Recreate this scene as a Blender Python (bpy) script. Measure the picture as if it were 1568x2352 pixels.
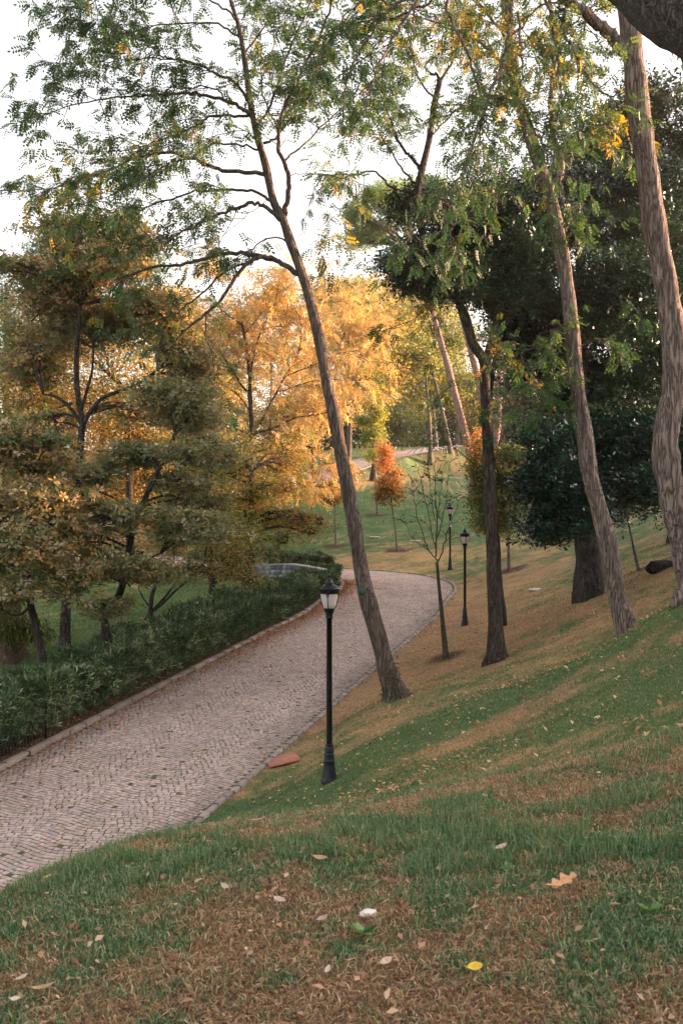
import bpy, math, random
import numpy as np
from mathutils import Vector

# ------------------------------------------------------------------ camera, sky, sun
rad = math.radians
scene = bpy.context.scene
for o in list(bpy.data.objects):
    bpy.data.objects.remove(o)
cam_data = bpy.data.cameras.new("camera")
cam = bpy.data.objects.new("camera", cam_data)
scene.collection.objects.link(cam)
scene.camera = cam
cam.location = (0, 0, 0)
cam.rotation_euler = (rad(90), 0, 0)
cam_data.sensor_fit = 'VERTICAL'
cam_data.sensor_height = 36
cam_data.sensor_width = 24
cam_data.lens = 35
cam_data.clip_end = 3000
cam_data.clip_start = 0.05
cam_data.dof.use_dof = True
cam_data.dof.focus_distance = 17.0
cam_data.dof.aperture_fstop = 8.0

SUN_AZ, SUN_EL = 72.0, 11.0        # degrees right of the view direction, degrees up
world = bpy.data.worlds.new("World")
scene.world = world
world.use_nodes = True
wn = world.node_tree
wn.nodes.clear()
sky = wn.nodes.new('ShaderNodeTexSky')
sky.sky_type = 'NISHITA'
sky.sun_disc = False
sky.sun_elevation = rad(SUN_EL)
sky.sun_rotation = rad(SUN_AZ)
sky.air_density = 1.0
sky.dust_density = 3.0
sky.ozone_density = 1.0
hs = wn.nodes.new('ShaderNodeHueSaturation')
hs.inputs['Saturation'].default_value = 0.30
tint = wn.nodes.new('ShaderNodeMixRGB')
tint.blend_type = 'MULTIPLY'
tint.inputs[0].default_value = 1.0
tint.inputs[2].default_value = (1.0, 0.935, 0.885, 1)
bg = wn.nodes.new('ShaderNodeBackground')
bg.inputs['Strength'].default_value = 0.13
wo = wn.nodes.new('ShaderNodeOutputWorld')
wn.links.new(sky.outputs[0], hs.inputs['Color'])
wn.links.new(hs.outputs[0], tint.inputs[1])
wn.links.new(tint.outputs[0], bg.inputs['Color'])
wn.links.new(bg.outputs[0], wo.inputs[0])

sun_d = bpy.data.lights.new("sun", 'SUN')
sun_d.energy = 3.8
sun_d.angle = rad(0.6)
sun_d.color = (1.0, 0.56, 0.32)
sun = bpy.data.objects.new("sun", sun_d)
scene.collection.objects.link(sun)
sdir = Vector((math.sin(rad(SUN_AZ)) * math.cos(rad(SUN_EL)), math.cos(rad(SUN_AZ)) * math.cos(rad(SUN_EL)), math.sin(rad(SUN_EL))))
sun.rotation_euler = sdir.to_track_quat('Z', 'Y').to_euler()
sun.location = sdir * 80

scene.view_settings.view_transform = 'Standard'
scene.view_settings.look = 'None'
scene.view_settings.exposure = 2.45
scene.view_settings.gamma = 1
scene.cycles.max_bounces = 6
scene.cycles.diffuse_bounces = 3
scene.cycles.transparent_max_bounces = 8

rng = np.random.default_rng(7)
random.seed(7)
F = 2287.0      # focal length in picture units (2352 high)


def P(px, py, d):
    return np.array(((px - 784) / F * d, d, (1176 - py) / F * d))


# ------------------------------------------------------------------ noise
def _hash(ix, iy, iz, s):
    h = (ix * 374761393 + iy * 668265263 + iz * 2147483647 + s * 974634777) & 0x7fffffff
    h = (h ^ (h >> 13)) * 1274126177 & 0x7fffffff
    h = (h ^ (h >> 16)) & 0xffff
    return h / 65535.0


def vnoise2(x, y, s=0):
    x = np.asarray(x, float); y = np.asarray(y, float)
    ix = np.floor(x).astype(np.int64); iy = np.floor(y).astype(np.int64)
    fx = x - ix; fy = y - iy
    fx = fx * fx * (3 - 2 * fx); fy = fy * fy * (3 - 2 * fy)
    z = np.zeros_like(ix)
    a = _hash(ix, iy, z, s); b = _hash(ix + 1, iy, z, s); c = _hash(ix, iy + 1, z, s); d = _hash(ix + 1, iy + 1, z, s)
    return (a * (1 - fx) + b * fx) * (1 - fy) + (c * (1 - fx) + d * fx) * fy


def fbm2(x, y, o=3, s=0):
    t = 0; a = 1.0; n = 0
    for k in range(o):
        t = t + a * vnoise2(x * 2 ** k, y * 2 ** k, s + k * 17); n += a; a *= 0.5
    return t / n


def vnoise3(p, s=0):
    i = np.floor(p).astype(np.int64); f = p - i; f = f * f * (3 - 2 * f)
    r = 0
    for dx in (0, 1):
        for dy in (0, 1):
            for dz in (0, 1):
                w = (f[..., 0] if dx else 1 - f[..., 0]) * (f[..., 1] if dy else 1 - f[..., 1]) * (f[..., 2] if dz else 1 - f[..., 2])
                r = r + w * _hash(i[..., 0] + dx, i[..., 1] + dy, i[..., 2] + dz, s)
    return r


def sstep(a, b, x):
    t = np.clip((x - a) / (b - a), 0, 1)
    return t * t * (3 - 2 * t)


# ------------------------------------------------------------------ mesh helpers
def link(o, parent=None):
    scene.collection.objects.link(o)
    if parent is not None:
        o.parent = parent
        o.matrix_parent_inverse = parent.matrix_basis.inverted()
    return o


def empty(name, loc, label, cat, group=None):
    o = bpy.data.objects.new(name, None)
    o.empty_display_size = 0.2
    o.location = [float(v) for v in loc]
    scene.collection.objects.link(o)
    o['label'] = label; o['category'] = cat
    if group: o['group'] = group
    return o


def tag(o, label=None, cat=None, group=None, kind=None):
    if label: o['label'] = label
    if cat: o['category'] = cat
    if group: o['group'] = group
    if kind: o['kind'] = kind
    return o


def build(name, V, polys, mat, parent=None, tint=None, smooth=False, uv=None):
    """polys: list of (n,k) int arrays (k = 3 or 4)."""
    V = np.asarray(V, np.float32).reshape(-1, 3)
    me = bpy.data.meshes.new(name)
    polys = [np.asarray(p, np.int32) for p in polys if len(p)]
    nl = sum(p.size for p in polys); npol = sum(len(p) for p in polys)
    me.vertices.add(len(V)); me.vertices.foreach_set('co', V.ravel())
    me.loops.add(nl); me.polygons.add(npol)
    me.loops.foreach_set('vertex_index', np.concatenate([p.ravel() for p in polys]))
    tot = np.concatenate([np.full(len(p), p.shape[1], np.int32) for p in polys])
    st = np.concatenate([[0], np.cumsum(tot)[:-1]]).astype(np.int32)
    me.polygons.foreach_set('loop_start', st)
    me.polygons.foreach_set('loop_total', tot)
    if smooth:
        me.polygons.foreach_set('use_smooth', np.ones(npol, bool))
    if tint is not None:
        at = me.attributes.new('tint', 'FLOAT_COLOR', 'POINT')
        c = np.ones((len(V), 4), np.float32); c[:, :3] = tint
        at.data.foreach_set('color', c.ravel())
    if mat is not None:
        me.materials.append(mat)
    me.update(calc_edges=True)
    o = bpy.data.objects.new(name, me)
    link(o, parent)
    return o


def smooth_path(pts, n=6):
    pts = np.asarray(pts, float)
    if len(pts) < 3:
        t = np.linspace(0, 1, n + 1)[:, None]
        return pts[0] * (1 - t) + pts[-1] * t
    q = np.vstack([2 * pts[0] - pts[1], pts, 2 * pts[-1] - pts[-2]])
    out = []
    for i in range(1, len(q) - 2):
        t = np.linspace(0, 1, n, endpoint=False)[:, None]
        a, b, c, d = q[i - 1], q[i], q[i + 1], q[i + 2]
        out.append(0.5 * ((2 * b) + (c - a) * t + (2 * a - 5 * b + 4 * c - d) * t ** 2 + (3 * b - a - 3 * c + d) * t ** 3))
    out.append(q[-2][None])
    return np.vstack(out)


class Acc:
    def __init__(self):
        self.V = []; self.Q = []; self.T = []; self.C = []; self.n = 0

    def add(self, V, Q=None, T=None, col=None):
        V = np.asarray(V, float).reshape(-1, 3)
        if Q is not None and len(Q): self.Q.append(np.asarray(Q) + self.n)
        if T is not None and len(T): self.T.append(np.asarray(T) + self.n)
        self.V.append(V); self.n += len(V)
        if col is not None:
            c = np.empty((len(V), 3)); c[:] = col; self.C.append(c)

    def build(self, name, mat, parent=None, smooth=False):
        polys = []
        if self.Q: polys.append(np.vstack(self.Q))
        if self.T: polys.append(np.vstack(self.T))
        return build(name, np.vstack(self.V), polys, mat, parent, np.vstack(self.C) if self.C else None, smooth)


def tube(acc, pts, radii, ns=10, ridge=0.0, col=None, seed=0, cap=True, flare_h=None):
    pts = np.asarray(pts, float); n = len(pts)
    radii = np.broadcast_to(np.asarray(radii, float), (n,))
    tan = np.gradient(pts, axis=0); tan /= np.linalg.norm(tan, axis=1)[:, None] + 1e-9
    ref = np.array((0, 1, 0.0)) if abs(tan[0][1]) < 0.9 else np.array((1, 0, 0.0))
    a = np.linspace(0, 2 * np.pi, ns, endpoint=False)
    rings = []
    for i in range(n):
        u = ref - tan[i] * ref.dot(tan[i]); u /= np.linalg.norm(u); v = np.cross(tan[i], u); ref = u
        r = np.full(ns, radii[i])
        if ridge:
            if flare_h is not None:
                r = r * (1 + .22 * math.exp(-max(0, i * 1.0 - 1) / 3.5) * np.sin(a * 4 + seed) + .1 * math.exp(-max(0, i - 1) / 3) * np.sin(a * 7 + seed * 2))
            r = r * (1 + ridge * (vnoise2(a * 2.2 + seed, np.full(ns, i * 0.35 + seed)) - 0.5) * 2)
        rings.append(pts[i] + np.outer(np.cos(a) * r, u) + np.outer(np.sin(a) * r, v))
    V = np.vstack(rings)
    i, j = np.meshgrid(np.arange(n - 1), np.arange(ns), indexing='ij')
    b = i * ns; k = (j + 1) % ns
    Q = np.stack([b + j, b + k, b + ns + k, b + ns + j], -1).reshape(-1, 4)
    T = None
    if cap:
        V = np.vstack([V, pts[0], pts[-1]])
        j = np.arange(ns); k = (j + 1) % ns
        T = np.vstack([np.stack([k, j, np.full(ns, n * ns)], -1), np.stack([(n - 1) * ns + j, (n - 1) * ns + k, np.full(ns, n * ns + 1)], -1)])
    acc.add(V, Q, T, col)


def batch_tubes(acc, A, r0, r1, ns=3):
    """A (N,K,3): thin twigs."""
    A = np.asarray(A, float)
    if not len(A): return
    N, K = A.shape[:2]
    d = A[:, -1] - A[:, 0]; d /= np.linalg.norm(d, axis=1)[:, None] + 1e-9
    ref = np.where(np.abs(d[:, 2:3]) < 0.9, np.array([[0, 0, 1.0]]), np.array([[1.0, 0, 0]]))
    u = np.cross(d, ref); u /= np.linalg.norm(u, axis=1)[:, None]; v = np.cross(d, u)
    a = np.linspace(0, 2 * np.pi, ns, endpoint=False)
    t = np.linspace(0, 1, K)
    r = (np.broadcast_to(r0, (N,))[:, None] * (1 - t) + np.broadcast_to(r1, (N,))[:, None] * t)
    ring = np.cos(a)[None, :, None] * u[:, None] + np.sin(a)[None, :, None] * v[:, None]     # N,ns,3
    V = A[:, :, None] + ring[:, None] * r[:, :, None, None]
    n_, i, j = np.meshgrid(np.arange(N), np.arange(K - 1), np.arange(ns), indexing='ij')
    b = (n_ * K + i) * ns; k = (j + 1) % ns
    Q = np.stack([b + j, b + k, b + ns + k, b + ns + j], -1).reshape(-1, 4)
    acc.add(V, Q)


def lathe(acc, prof, ns=24, c=(0, 0, 0), col=None):
    prof = np.asarray(prof, float); n = len(prof)
    a = np.linspace(0, 2 * np.pi, ns, endpoint=False)
    V = np.stack([np.outer(prof[:, 0], np.cos(a)), np.outer(prof[:, 0], np.sin(a)), np.repeat(prof[:, 1:2], ns, 1)], -1).reshape(-1, 3) + np.asarray(c)
    i, j = np.meshgrid(np.arange(n - 1), np.arange(ns), indexing='ij')
    b = i * ns; k = (j + 1) % ns
    acc.add(V, np.stack([b + j, b + k, b + ns + k, b + ns + j], -1).reshape(-1, 4), None, col)


def box(acc, c, s, rot=0.0, col=None):
    s = np.asarray(s, float) / 2
    v = np.array([[x, y, z] for z in (-1, 1) for y in (-1, 1) for x in (-1, 1)], float) * s
    cr, sr = math.cos(rot), math.sin(rot)
    v = np.stack([v[:, 0] * cr - v[:, 1] * sr, v[:, 0] * sr + v[:, 1] * cr, v[:, 2]], -1) + np.asarray(c)
    acc.add(v, [[0, 2, 3, 1], [4, 5, 7, 6], [0, 1, 5, 4], [2, 6, 7, 3], [0, 4, 6, 2], [1, 3, 7, 5]], None, col)


# ------------------------------------------------------------------ materials
def nodes(name):
    m = bpy.data.materials.new(name); m.use_nodes = True
    nt = m.node_tree
    return m, nt, nt.nodes['Principled BSDF'], nt.nodes['Material Output']


def N(nt, t, **kw):
    n = nt.nodes.new(t)
    for k, v in kw.items():
        if k in n.inputs: n.inputs[k].default_value = v
        else: setattr(n, k, v)
    return n


def noise_col(nt, scale, c0, c1, lo=0.3, hi=0.7, detail=5, vec=None, rough=0.6):
    t = N(nt, 'ShaderNodeTexNoise'); t.inputs['Scale'].default_value = scale; t.inputs['Detail'].default_value = detail
    t.inputs['Roughness'].default_value = rough
    if vec: nt.links.new(vec, t.inputs['Vector'])
    r = N(nt, 'ShaderNodeValToRGB')
    r.color_ramp.elements[0].position = lo; r.color_ramp.elements[1].position = hi
    r.color_ramp.elements[0].color = (*c0, 1); r.color_ramp.elements[1].color = (*c1, 1)
    nt.links.new(t.outputs[0], r.inputs[0])
    return t, r


def mat_leaf(name, rough=0.5, trans=0.35, spec=0.5):
    m, nt, b, out = nodes(name)
    at = N(nt, 'ShaderNodeAttribute', attribute_name='tint')
    nt.links.new(at.outputs['Color'], b.inputs['Base Color'])
    b.inputs['Roughness'].default_value = rough
    b.inputs['Specular IOR Level'].default_value = spec
    if trans:
        tr = N(nt, 'ShaderNodeBsdfTranslucent')
        g = N(nt, 'ShaderNodeMixRGB'); g.blend_type = 'MULTIPLY'; g.inputs[0].default_value = 1; g.inputs[2].default_value = (1.5, 1.35, 0.8, 1)
        nt.links.new(at.outputs['Color'], g.inputs[1]); nt.links.new(g.outputs[0], tr.inputs['Color'])
        mx = N(nt, 'ShaderNodeMixShader'); mx.inputs[0].default_value = trans
        nt.links.new(b.outputs[0], mx.inputs[1]); nt.links.new(tr.outputs[0], mx.inputs[2]); nt.links.new(mx.outputs[0], out.inputs['Surface'])
    return m


def mat_bark(name, c0, c1, sc=14.0, stretch=0.16, bump=0.9, moss=None):
    m, nt, b, out = nodes(name)
    tc = N(nt, 'ShaderNodeTexCoord')
    mp = N(nt, 'ShaderNodeMapping'); mp.inputs['Scale'].default_value = (1, 1, stretch)
    nt.links.new(tc.outputs['Object'], mp.inputs['Vector'])
    w = N(nt, 'ShaderNodeTexNoise'); w.inputs['Scale'].default_value = sc * 0.5; w.inputs['Detail'].default_value = 3
    nt.links.new(mp.outputs[0], w.inputs['Vector'])
    ad = N(nt, 'ShaderNodeMixRGB'); ad.blend_type = 'ADD'; ad.inputs[0].default_value = 0.12
    nt.links.new(mp.outputs[0], ad.inputs[1]); nt.links.new(w.outputs['Color'], ad.inputs[2])
    v = N(nt, 'ShaderNodeTexNoise'); v.inputs['Scale'].default_value = sc * 2.2; v.inputs['Detail'].default_value = 2; v.inputs['Roughness'].default_value = .55
    nt.links.new(ad.outputs[0], v.inputs['Vector'])
    sb = N(nt, 'ShaderNodeMath', operation='SUBTRACT'); sb.inputs[1].default_value = 0.5; nt.links.new(v.outputs[0], sb.inputs[0])
    ab = N(nt, 'ShaderNodeMath', operation='ABSOLUTE'); nt.links.new(sb.outputs[0], ab.inputs[0])
    mr = N(nt, 'ShaderNodeMapRange'); mr.inputs[1].default_value = 0.0; mr.inputs[2].default_value = 0.10
    nt.links.new(ab.outputs[0], mr.inputs[0])
    t, r = noise_col(nt, sc * 1.6, c0, c1, 0.3, 0.7, 6, mp.outputs[0])
    mx = N(nt, 'ShaderNodeMixRGB'); mx.blend_type = 'MULTIPLY'; mx.inputs[0].default_value = 0.75
    r2 = N(nt, 'ShaderNodeValToRGB'); r2.color_ramp.elements[0].color = (0.20, 0.17, 0.155, 1); r2.color_ramp.elements[1].color = (1, 1, 1, 1)
    r2.color_ramp.elements[1].position = 0.6
    nt.links.new(mr.outputs[0], r2.inputs[0]); nt.links.new(r.outputs[0], mx.inputs[1]); nt.links.new(r2.outputs[0], mx.inputs[2])
    nt.links.new(mx.outputs[0], b.inputs['Base Color'])
    b.inputs['Roughness'].default_value = 0.9; b.inputs['Specular IOR Level'].default_value = 0.2
    bu = N(nt, 'ShaderNodeBump'); bu.inputs['Strength'].default_value = 1.0; bu.inputs['Distance'].default_value = 0.06 * bump
    hm = N(nt, 'ShaderNodeMath', operation='ADD'); nt.links.new(mr.outputs[0], hm.inputs[0]); nt.links.new(t.outputs[0], hm.inputs[1])
    nt.links.new(hm.outputs[0], bu.inputs['Height']); nt.links.new(bu.outputs[0], b.inputs['Normal'])
    return m


def mat_plain(name, col, rough=0.6, metal=0.0, c2=None, sc=20, bump=0.0, spec=0.5):
    m, nt, b, out = nodes(name)
    tc = N(nt, 'ShaderNodeTexCoord')
    t, r = noise_col(nt, sc, col, c2 or tuple(v * 1.25 for v in col), 0.35, 0.7, 6, tc.outputs['Object'])
    nt.links.new(r.outputs[0], b.inputs['Base Color'])
    b.inputs['Roughness'].default_value = rough; b.inputs['Metallic'].default_value = metal
    b.inputs['Specular IOR Level'].default_value = spec
    if bump:
        bu = N(nt, 'ShaderNodeBump'); bu.inputs['Strength'].default_value = bump; bu.inputs['Distance'].default_value = 0.02
        nt.links.new(t.outputs[0], bu.inputs['Height']); nt.links.new(bu.outputs[0], b.inputs['Normal'])
    return m


def mat_tint(name, rough=0.85, sc=40, amt=0.35, bump=0.4, dist=0.01):
    """surface whose colour is the tint attribute broken up by fine noise"""
    m, nt, b, out = nodes(name)
    tc = N(nt, 'ShaderNodeTexCoord'); at = N(nt, 'ShaderNodeAttribute', attribute_name='tint')
    t, r = noise_col(nt, sc, (1 - amt,) * 3, (1 + amt,) * 3, 0.3, 0.7, 8, tc.outputs['Object'])
    mx = N(nt, 'ShaderNodeMixRGB'); mx.blend_type = 'MULTIPLY'; mx.inputs[0].default_value = 1
    nt.links.new(at.outputs['Color'], mx.inputs[1]); nt.links.new(r.outputs[0], mx.inputs[2]); nt.links.new(mx.outputs[0], b.inputs['Base Color'])
    b.inputs['Roughness'].default_value = rough; b.inputs['Specular IOR Level'].default_value = 0.25
    bu = N(nt, 'ShaderNodeBump'); bu.inputs['Strength'].default_value = bump; bu.inputs['Distance'].default_value = dist
    nt.links.new(t.outputs[0], bu.inputs['Height']); nt.links.new(bu.outputs[0], b.inputs['Normal'])
    return m


LEAF = mat_leaf('leaf', 0.55, 0.4)
LEAF_GLOSS = mat_leaf('glossy_leaf', 0.28, 0.10, 0.42)
LEAF_HEDGE = mat_leaf('hedge_leaf', 0.36, 0.2, 0.5)
GRASSM = mat_leaf('grass_blade', 0.6, 0.3, 0.25)
LITTER = mat_leaf('dry_leaf', 0.7, 0.15, 0.3)
BARK = mat_bark('ridged_bark', (0.15, 0.115, 0.10), (0.33, 0.25, 0.225), 8.0, 0.12)
BARK_DARK = mat_bark('dark_bark', (0.05, 0.042, 0.038), (0.11, 0.09, 0.08), 9.0, 0.2)
BARK_PINE = mat_bark('pine_bark', (0.30, 0.19, 0.16), (0.50, 0.33, 0.28), 6.0, 0.4)
BARK_GREY = mat_bark('grey_bark', (0.13, 0.12, 0.10), (0.24, 0.21, 0.17), 18.0, 0.4, 0.5)
BARK_LIGHT = mat_bark('pale_bark', (0.2, 0.16, 0.13), (0.34, 0.28, 0.24), 12.0, 0.2)

# ------------------------------------------------------------------ road centre line
RH, RG = -6.3, 0.07
W2 = 2.40        # half width


def straight(y):
    return np.array((-9.815 + 0.297 * y, y, RH + RG * y))


ctrl = [straight(y) for y in (2, 8, 14, 20, 26, 32, 36.5)]
ctrl += [np.array(v, float) for v in [(1.75, 40.0, -3.50), (2.45, 43.0, -3.29), (2.35, 45.6, -3.12), (1.2, 47.6, -2.98), (-0.8, 48.7, -2.88),
         (-4.0, 49.6, -2.75), (-8.5, 51.5, -2.55), (-12.5, 55, -2.2), (-14.5, 61, -1.6), (-13.8, 68, -0.7), (-10.8, 76, 0.75), (-6.6, 82, 1.75),
         (-3.2, 87, 2.75), (2.3, 98, 5.0), (8, 111, 6.75), (14.9, 124, 8.3), (25, 140, 9.2), (40, 154, 9.6), (70, 170, 10)]]
road_c = smooth_path(ctrl, 14)
seg = np.linalg.norm(np.diff(road_c[:, :2], axis=0), axis=1)
s_ = np.concatenate([[0], np.cumsum(seg)])
RS = np.arange(0, s_[-1], 0.25)
road_c = np.stack([np.interp(RS, s_, road_c[:, k]) for k in range(3)], -1)
road_t = np.gradient(road_c[:, :2], axis=0); road_t /= np.linalg.norm(road_t, axis=1)[:, None]
road_n = np.stack([road_t[:, 1], -road_t[:, 0]], -1)       # to the right


def road_pt(s, v, dz=0.0):
    s = np.asarray(s, float)
    c = np.stack([np.interp(s, RS, road_c[:, k]) for k in range(3)], -1)
    n = np.stack([np.interp(s, RS, road_n[:, k]) for k in range(2)], -1)
    return np.stack([c[..., 0] + n[..., 0] * v, c[..., 1] + n[..., 1] * v, c[..., 2] + dz - 0.012 * np.abs(v)], -1)


# ------------------------------------------------------------------ terrain
def px(*a):
    return [tuple(P(*t)) for t in a]


cps = []
cps += px((1568, 2352, 2.7), (784, 2352, 2.85), (0, 2352, 3.0), (1290, 2050, 3.8), (784, 1870, 6.0), (400, 1925, 6.0), (0, 2010, 5.6), (1200, 1785, 6.2), (1568, 1690, 6.3))
cps += [(0, 0, -1.45), (2, 0, -1.1), (-2, 0, -1.9), (-3.0, 9, -3.6), (0, 9, -2.84), (1.7, 9, -2.36)]
cps += px((784, 1852, 12), (1200, 1745, 10), (1568, 1655, 9), (755, 1790, 15.9), (1568, 1500, 14), (1447, 1483, 20), (1300, 1600, 15), (1050, 1650, 17),
          (910, 1605, 22), (1140, 1520, 25), (1250, 1480, 24), (1355, 1372, 28), (1568, 1400, 22), (1568, 1250, 36), (1600, 1345, 18),
          (1067, 1440, 33.5), (1032, 1308, 49.3), (1230, 1355, 37), (1167, 1312, 45), (1465, 1310, 31), (1200, 1200, 62), (1300, 1230, 52), (1024, 1510, 27),
          (912, 1265, 55), (865, 1185, 68), (770, 1255, 58), (680, 1190, 68), (660, 1150, 75), (1000, 1120, 85), (1048, 1050, 115), (950, 1085, 100),
          (1200, 1060, 110), (1100, 1100, 95), (1300, 1150, 80), (1568, 1100, 70), (565, 1372, 40), (490, 1395, 36), (350, 1425, 32), (30, 1512, 29),
          (42, 1405, 42), (93, 1380, 54), (400, 1350, 48), (250, 1420, 38))
cps += [(-12, 18, -5.6), (-12, 8, -6.8), (-9, 24, -4.75), (-7.4, 27, -4.45), (-14, 25, -4.6), (-25, 20, -5.6), (-22, 40, -4.2), (-20, 60, -3.4), (-35, 60, -4),
        (-24, 85, 0.5), (-40, 110, 4), (10, 2, 1.6), (12, 14, 1.8), (25, 10, 6.0), (20, 30, 3.2), (45, 30, 11), (70, 45, 15), (60, 0, 12), (30, -20, 5), (0, -15, -1), (-20, -15, -8),
        (30, 60, 5.0), (50, 90, 12), (90, 100, 17), (30, 100, 7.5), (-60, 0, -9), (-90, 60, -6), (-80, 120, 2), (-40, 150, 9), (0, 160, 11), (50, 170, 12),
        (0, 250, 16), (150, 250, 25), (-200, 250, 10), (200, 50, 28), (-250, -50, -14), (150, -100, 12), (0, -150, -8), (300, 300, 30), (-300, 300, 14)]
for s in np.arange(6, RS[-1] - 4, 6.0):
    for v in (-W2 - 0.3, W2 + 0.3):
        q = road_pt(s, v); cps.append((q[0], q[1], q[2] + 0.02))
cps = np.array(cps, float)
MC = 1.6


def _phi(dx, dy):
    return np.sqrt(dx * dx + dy * dy + MC * MC)


A_ = _phi(cps[:, None, 0] - cps[None, :, 0], cps[:, None, 1] - cps[None, :, 1])
A_ -= np.eye(len(cps)) * 0.15        # a little smoothing
nC = len(cps)
Bm = np.zeros((nC + 3, nC + 3)); Bm[:nC, :nC] = A_
Bm[:nC, nC] = 1; Bm[:nC, nC + 1:] = cps[:, :2]; Bm[nC:, :nC] = Bm[:nC, nC:].T
wts = np.linalg.solve(Bm, np.concatenate([cps[:, 2], [0, 0, 0]]))


def rbf(x, y):
    x = np.asarray(x, float).ravel(); y = np.asarray(y, float).ravel()
    out = np.empty(len(x))
    for i in range(0, len(x), 20000):
        sl = slice(i, i + 20000)
        out[sl] = _phi(x[sl, None] - cps[:, 0], y[sl, None] - cps[:, 1]) @ wts[:nC] + wts[nC] + wts[nC + 1] * x[sl] + wts[nC + 2] * y[sl]
    return out


def road_dist(x, y):
    x = np.ravel(x); y = np.ravel(y)
    d = np.empty(len(x)); z = np.empty(len(x)); si = np.empty(len(x)); side = np.empty(len(x))
    rc = road_c[::2]; rn = road_n[::2]
    for i in range(0, len(x), 8000):
        sl = slice(i, i + 8000)
        dx = x[sl, None] - rc[:, 0]; dy = y[sl, None] - rc[:, 1]
        dd = dx * dx + dy * dy; k = dd.argmin(1); r = np.arange(len(k))
        d[sl] = np.sqrt(dd[r, k]); z[sl] = rc[k, 2]; si[sl] = k * 0.5
        side[sl] = np.sign(dx[r, k] * rn[k, 0] + dy[r, k] * rn[k, 1])
    return d, z, si, side


def ground(x, y, raw=False):
    shp = np.shape(x)
    x = np.ravel(np.asarray(x, float)); y = np.ravel(np.asarray(y, float))
    z = rbf(x, y)
    near = np.hypot(x, y)
    z = z + (fbm2(x * 0.45, y * 0.45, 3, 5) - 0.5) * 0.16 * sstep(3, 12, near) + (fbm2(x * 2.5, y * 2.5, 2, 9) - 0.5) * 0.03
    m = y < 190
    d, rz, _, _ = road_dist(x, y)
    w = 1 - sstep(W2 + 0.05, W2 + 1.6, d)
    z = z * (1 - w) + (rz - 0.03) * w
    z = np.where(d < W2 - 0.02, rz - 0.12, z)
    return z.reshape(shp)


def gz(x, y):
    return float(ground(np.array([x]), np.array([y]))[0])


def G(pxx, pyy):
    """where the sight line through a picture point meets the ground"""
    t = np.geomspace(2, 220, 900)
    X = (pxx - 784) / F * t; Z = (1176 - pyy) / F * t
    g = ground(X, t)
    k = np.argmax(g > Z)
    return np.array((X[k], t[k], g[k]))


def axis(lo, hi, core0, core1, step, grow=1.12):
    a = list(np.arange(core0, core1 + 1e-6, step))
    s = step
    while a[-1] < hi: s *= grow; a.append(a[-1] + s)
    s = step
    while a[0] > lo: s *= grow; a.insert(0, a[0] - s)
    return np.array(a)


gx = axis(-420, 420, -11, 13, 0.22, 1.07)
gy = axis(-200, 480, 1.5, 60, 0.22, 1.05)
X, Y = np.meshgrid(gx, gy)
Z = ground(X, Y)


def dryness(x, y):
    """1 = brown litter or straw, 0 = green grass"""
    a = 0.35                                   # bands run along the slope
    u = x * math.cos(a) + y * math.sin(a); v = -x * math.sin(a) + y * math.cos(a)
    n = 0.27 * fbm2(u * 0.22 + 3.1, v * 0.5 + 1.7, 3, 21) + 0.25 * fbm2(u * 0.9, v * 1.5, 3, 33) + 0.26 * fbm2(x * 3.1, y * 2.6, 3, 38) + 0.22 * fbm2(x * 9.0, y * 7.0, 2, 47)
    nr = 1 - sstep(8, 13, np.hypot(x, y))
    d = (n - 0.49) * 3.0 + 0.46 - .16 * nr + nr * (fbm2(x * 5.5 + 9, y * 4.5, 3, 58) - .5) * 2.2 - .08 * sstep(12, 16, np.hypot(x, y))
    for (cx, cy, rx, ry, ang, w) in DRY:
        c, s = math.cos(ang), math.sin(ang)
        du = (x - cx) * c + (y - cy) * s; dv = -(x - cx) * s + (y - cy) * c
        d = d + (0.5 if cy < 9 else .8) * w * np.exp(-(du / rx) ** 2 - (dv / ry) ** 2)
    return np.clip(d, 0, 1)


DRY = []
for (pxx, pyy, rx, ry, ang, w) in [
        (980, 1500, 5.5, 2.3, 1.15, 1.2), (1100, 1370, 9, 3.2, 1.1, 0.8), (1250, 1400, 7, 1.6, 0.6, 0.9), (800, 1620, 3.0, 1.0, 1.2, 0.8),
        (1500, 1320, 5, 2.5, 0.4, 0.6), (950, 1290, 5, 3.5, 0.3, 0.8), (780, 1290, 4, 2.0, 0.3, 0.4),
        (850, 1700, 3, 1.3, 0.6, 0.4), (880, 1750, 2.6, 1.0, .5, .45), (1080, 1790, 2.4, .6, .5, .4), (1200, 1640, 2.5, 1.0, 0.5, 0.5), (1150, 1790, 2.5, 0.5, 0.5, 0.6),
        (1250, 1560, 6, 1.6, 0.55, -0.75), (1450, 1600, 5, 1.3, 0.5, -0.6), (960, 1660, 2.5, 0.6, 0.5, -0.3), (650, 1870, 3, 0.8, 0.9, -0.6),
        (900, 1950, 1.6, 0.35, 0.35, -0.35), (300, 2040, 1.2, 0.2, 0.3, -0.3), (1450, 2150, 0.5, 0.6, 0.2, -0.4), (750, 2320, 1.8, 0.2, 0.0, 0.5),
        (1150, 2130, 0.6, 0.4, 0.3, 0.6), (300, 2250, 1.0, 0.3, 0.1, 0.4), (1050, 2300, .6, .3, 0, 0.5), (1200, 1850, 1.5, 0.3, 0.4, 0.3),
        (950, 1180, 14, 6, 0.3, -0.35), (250, 1440, 8, 8, 0, -0.7), (500, 1370, 6, 6, 0, -0.7), (870, 1100, 5, 4, 0.3, 0.8), (1100, 1075, 9, 7, 0.3, 0.25)]:
    g = G(pxx, pyy)
    DRY.append((g[0], g[1], rx, ry, ang, w))

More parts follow.
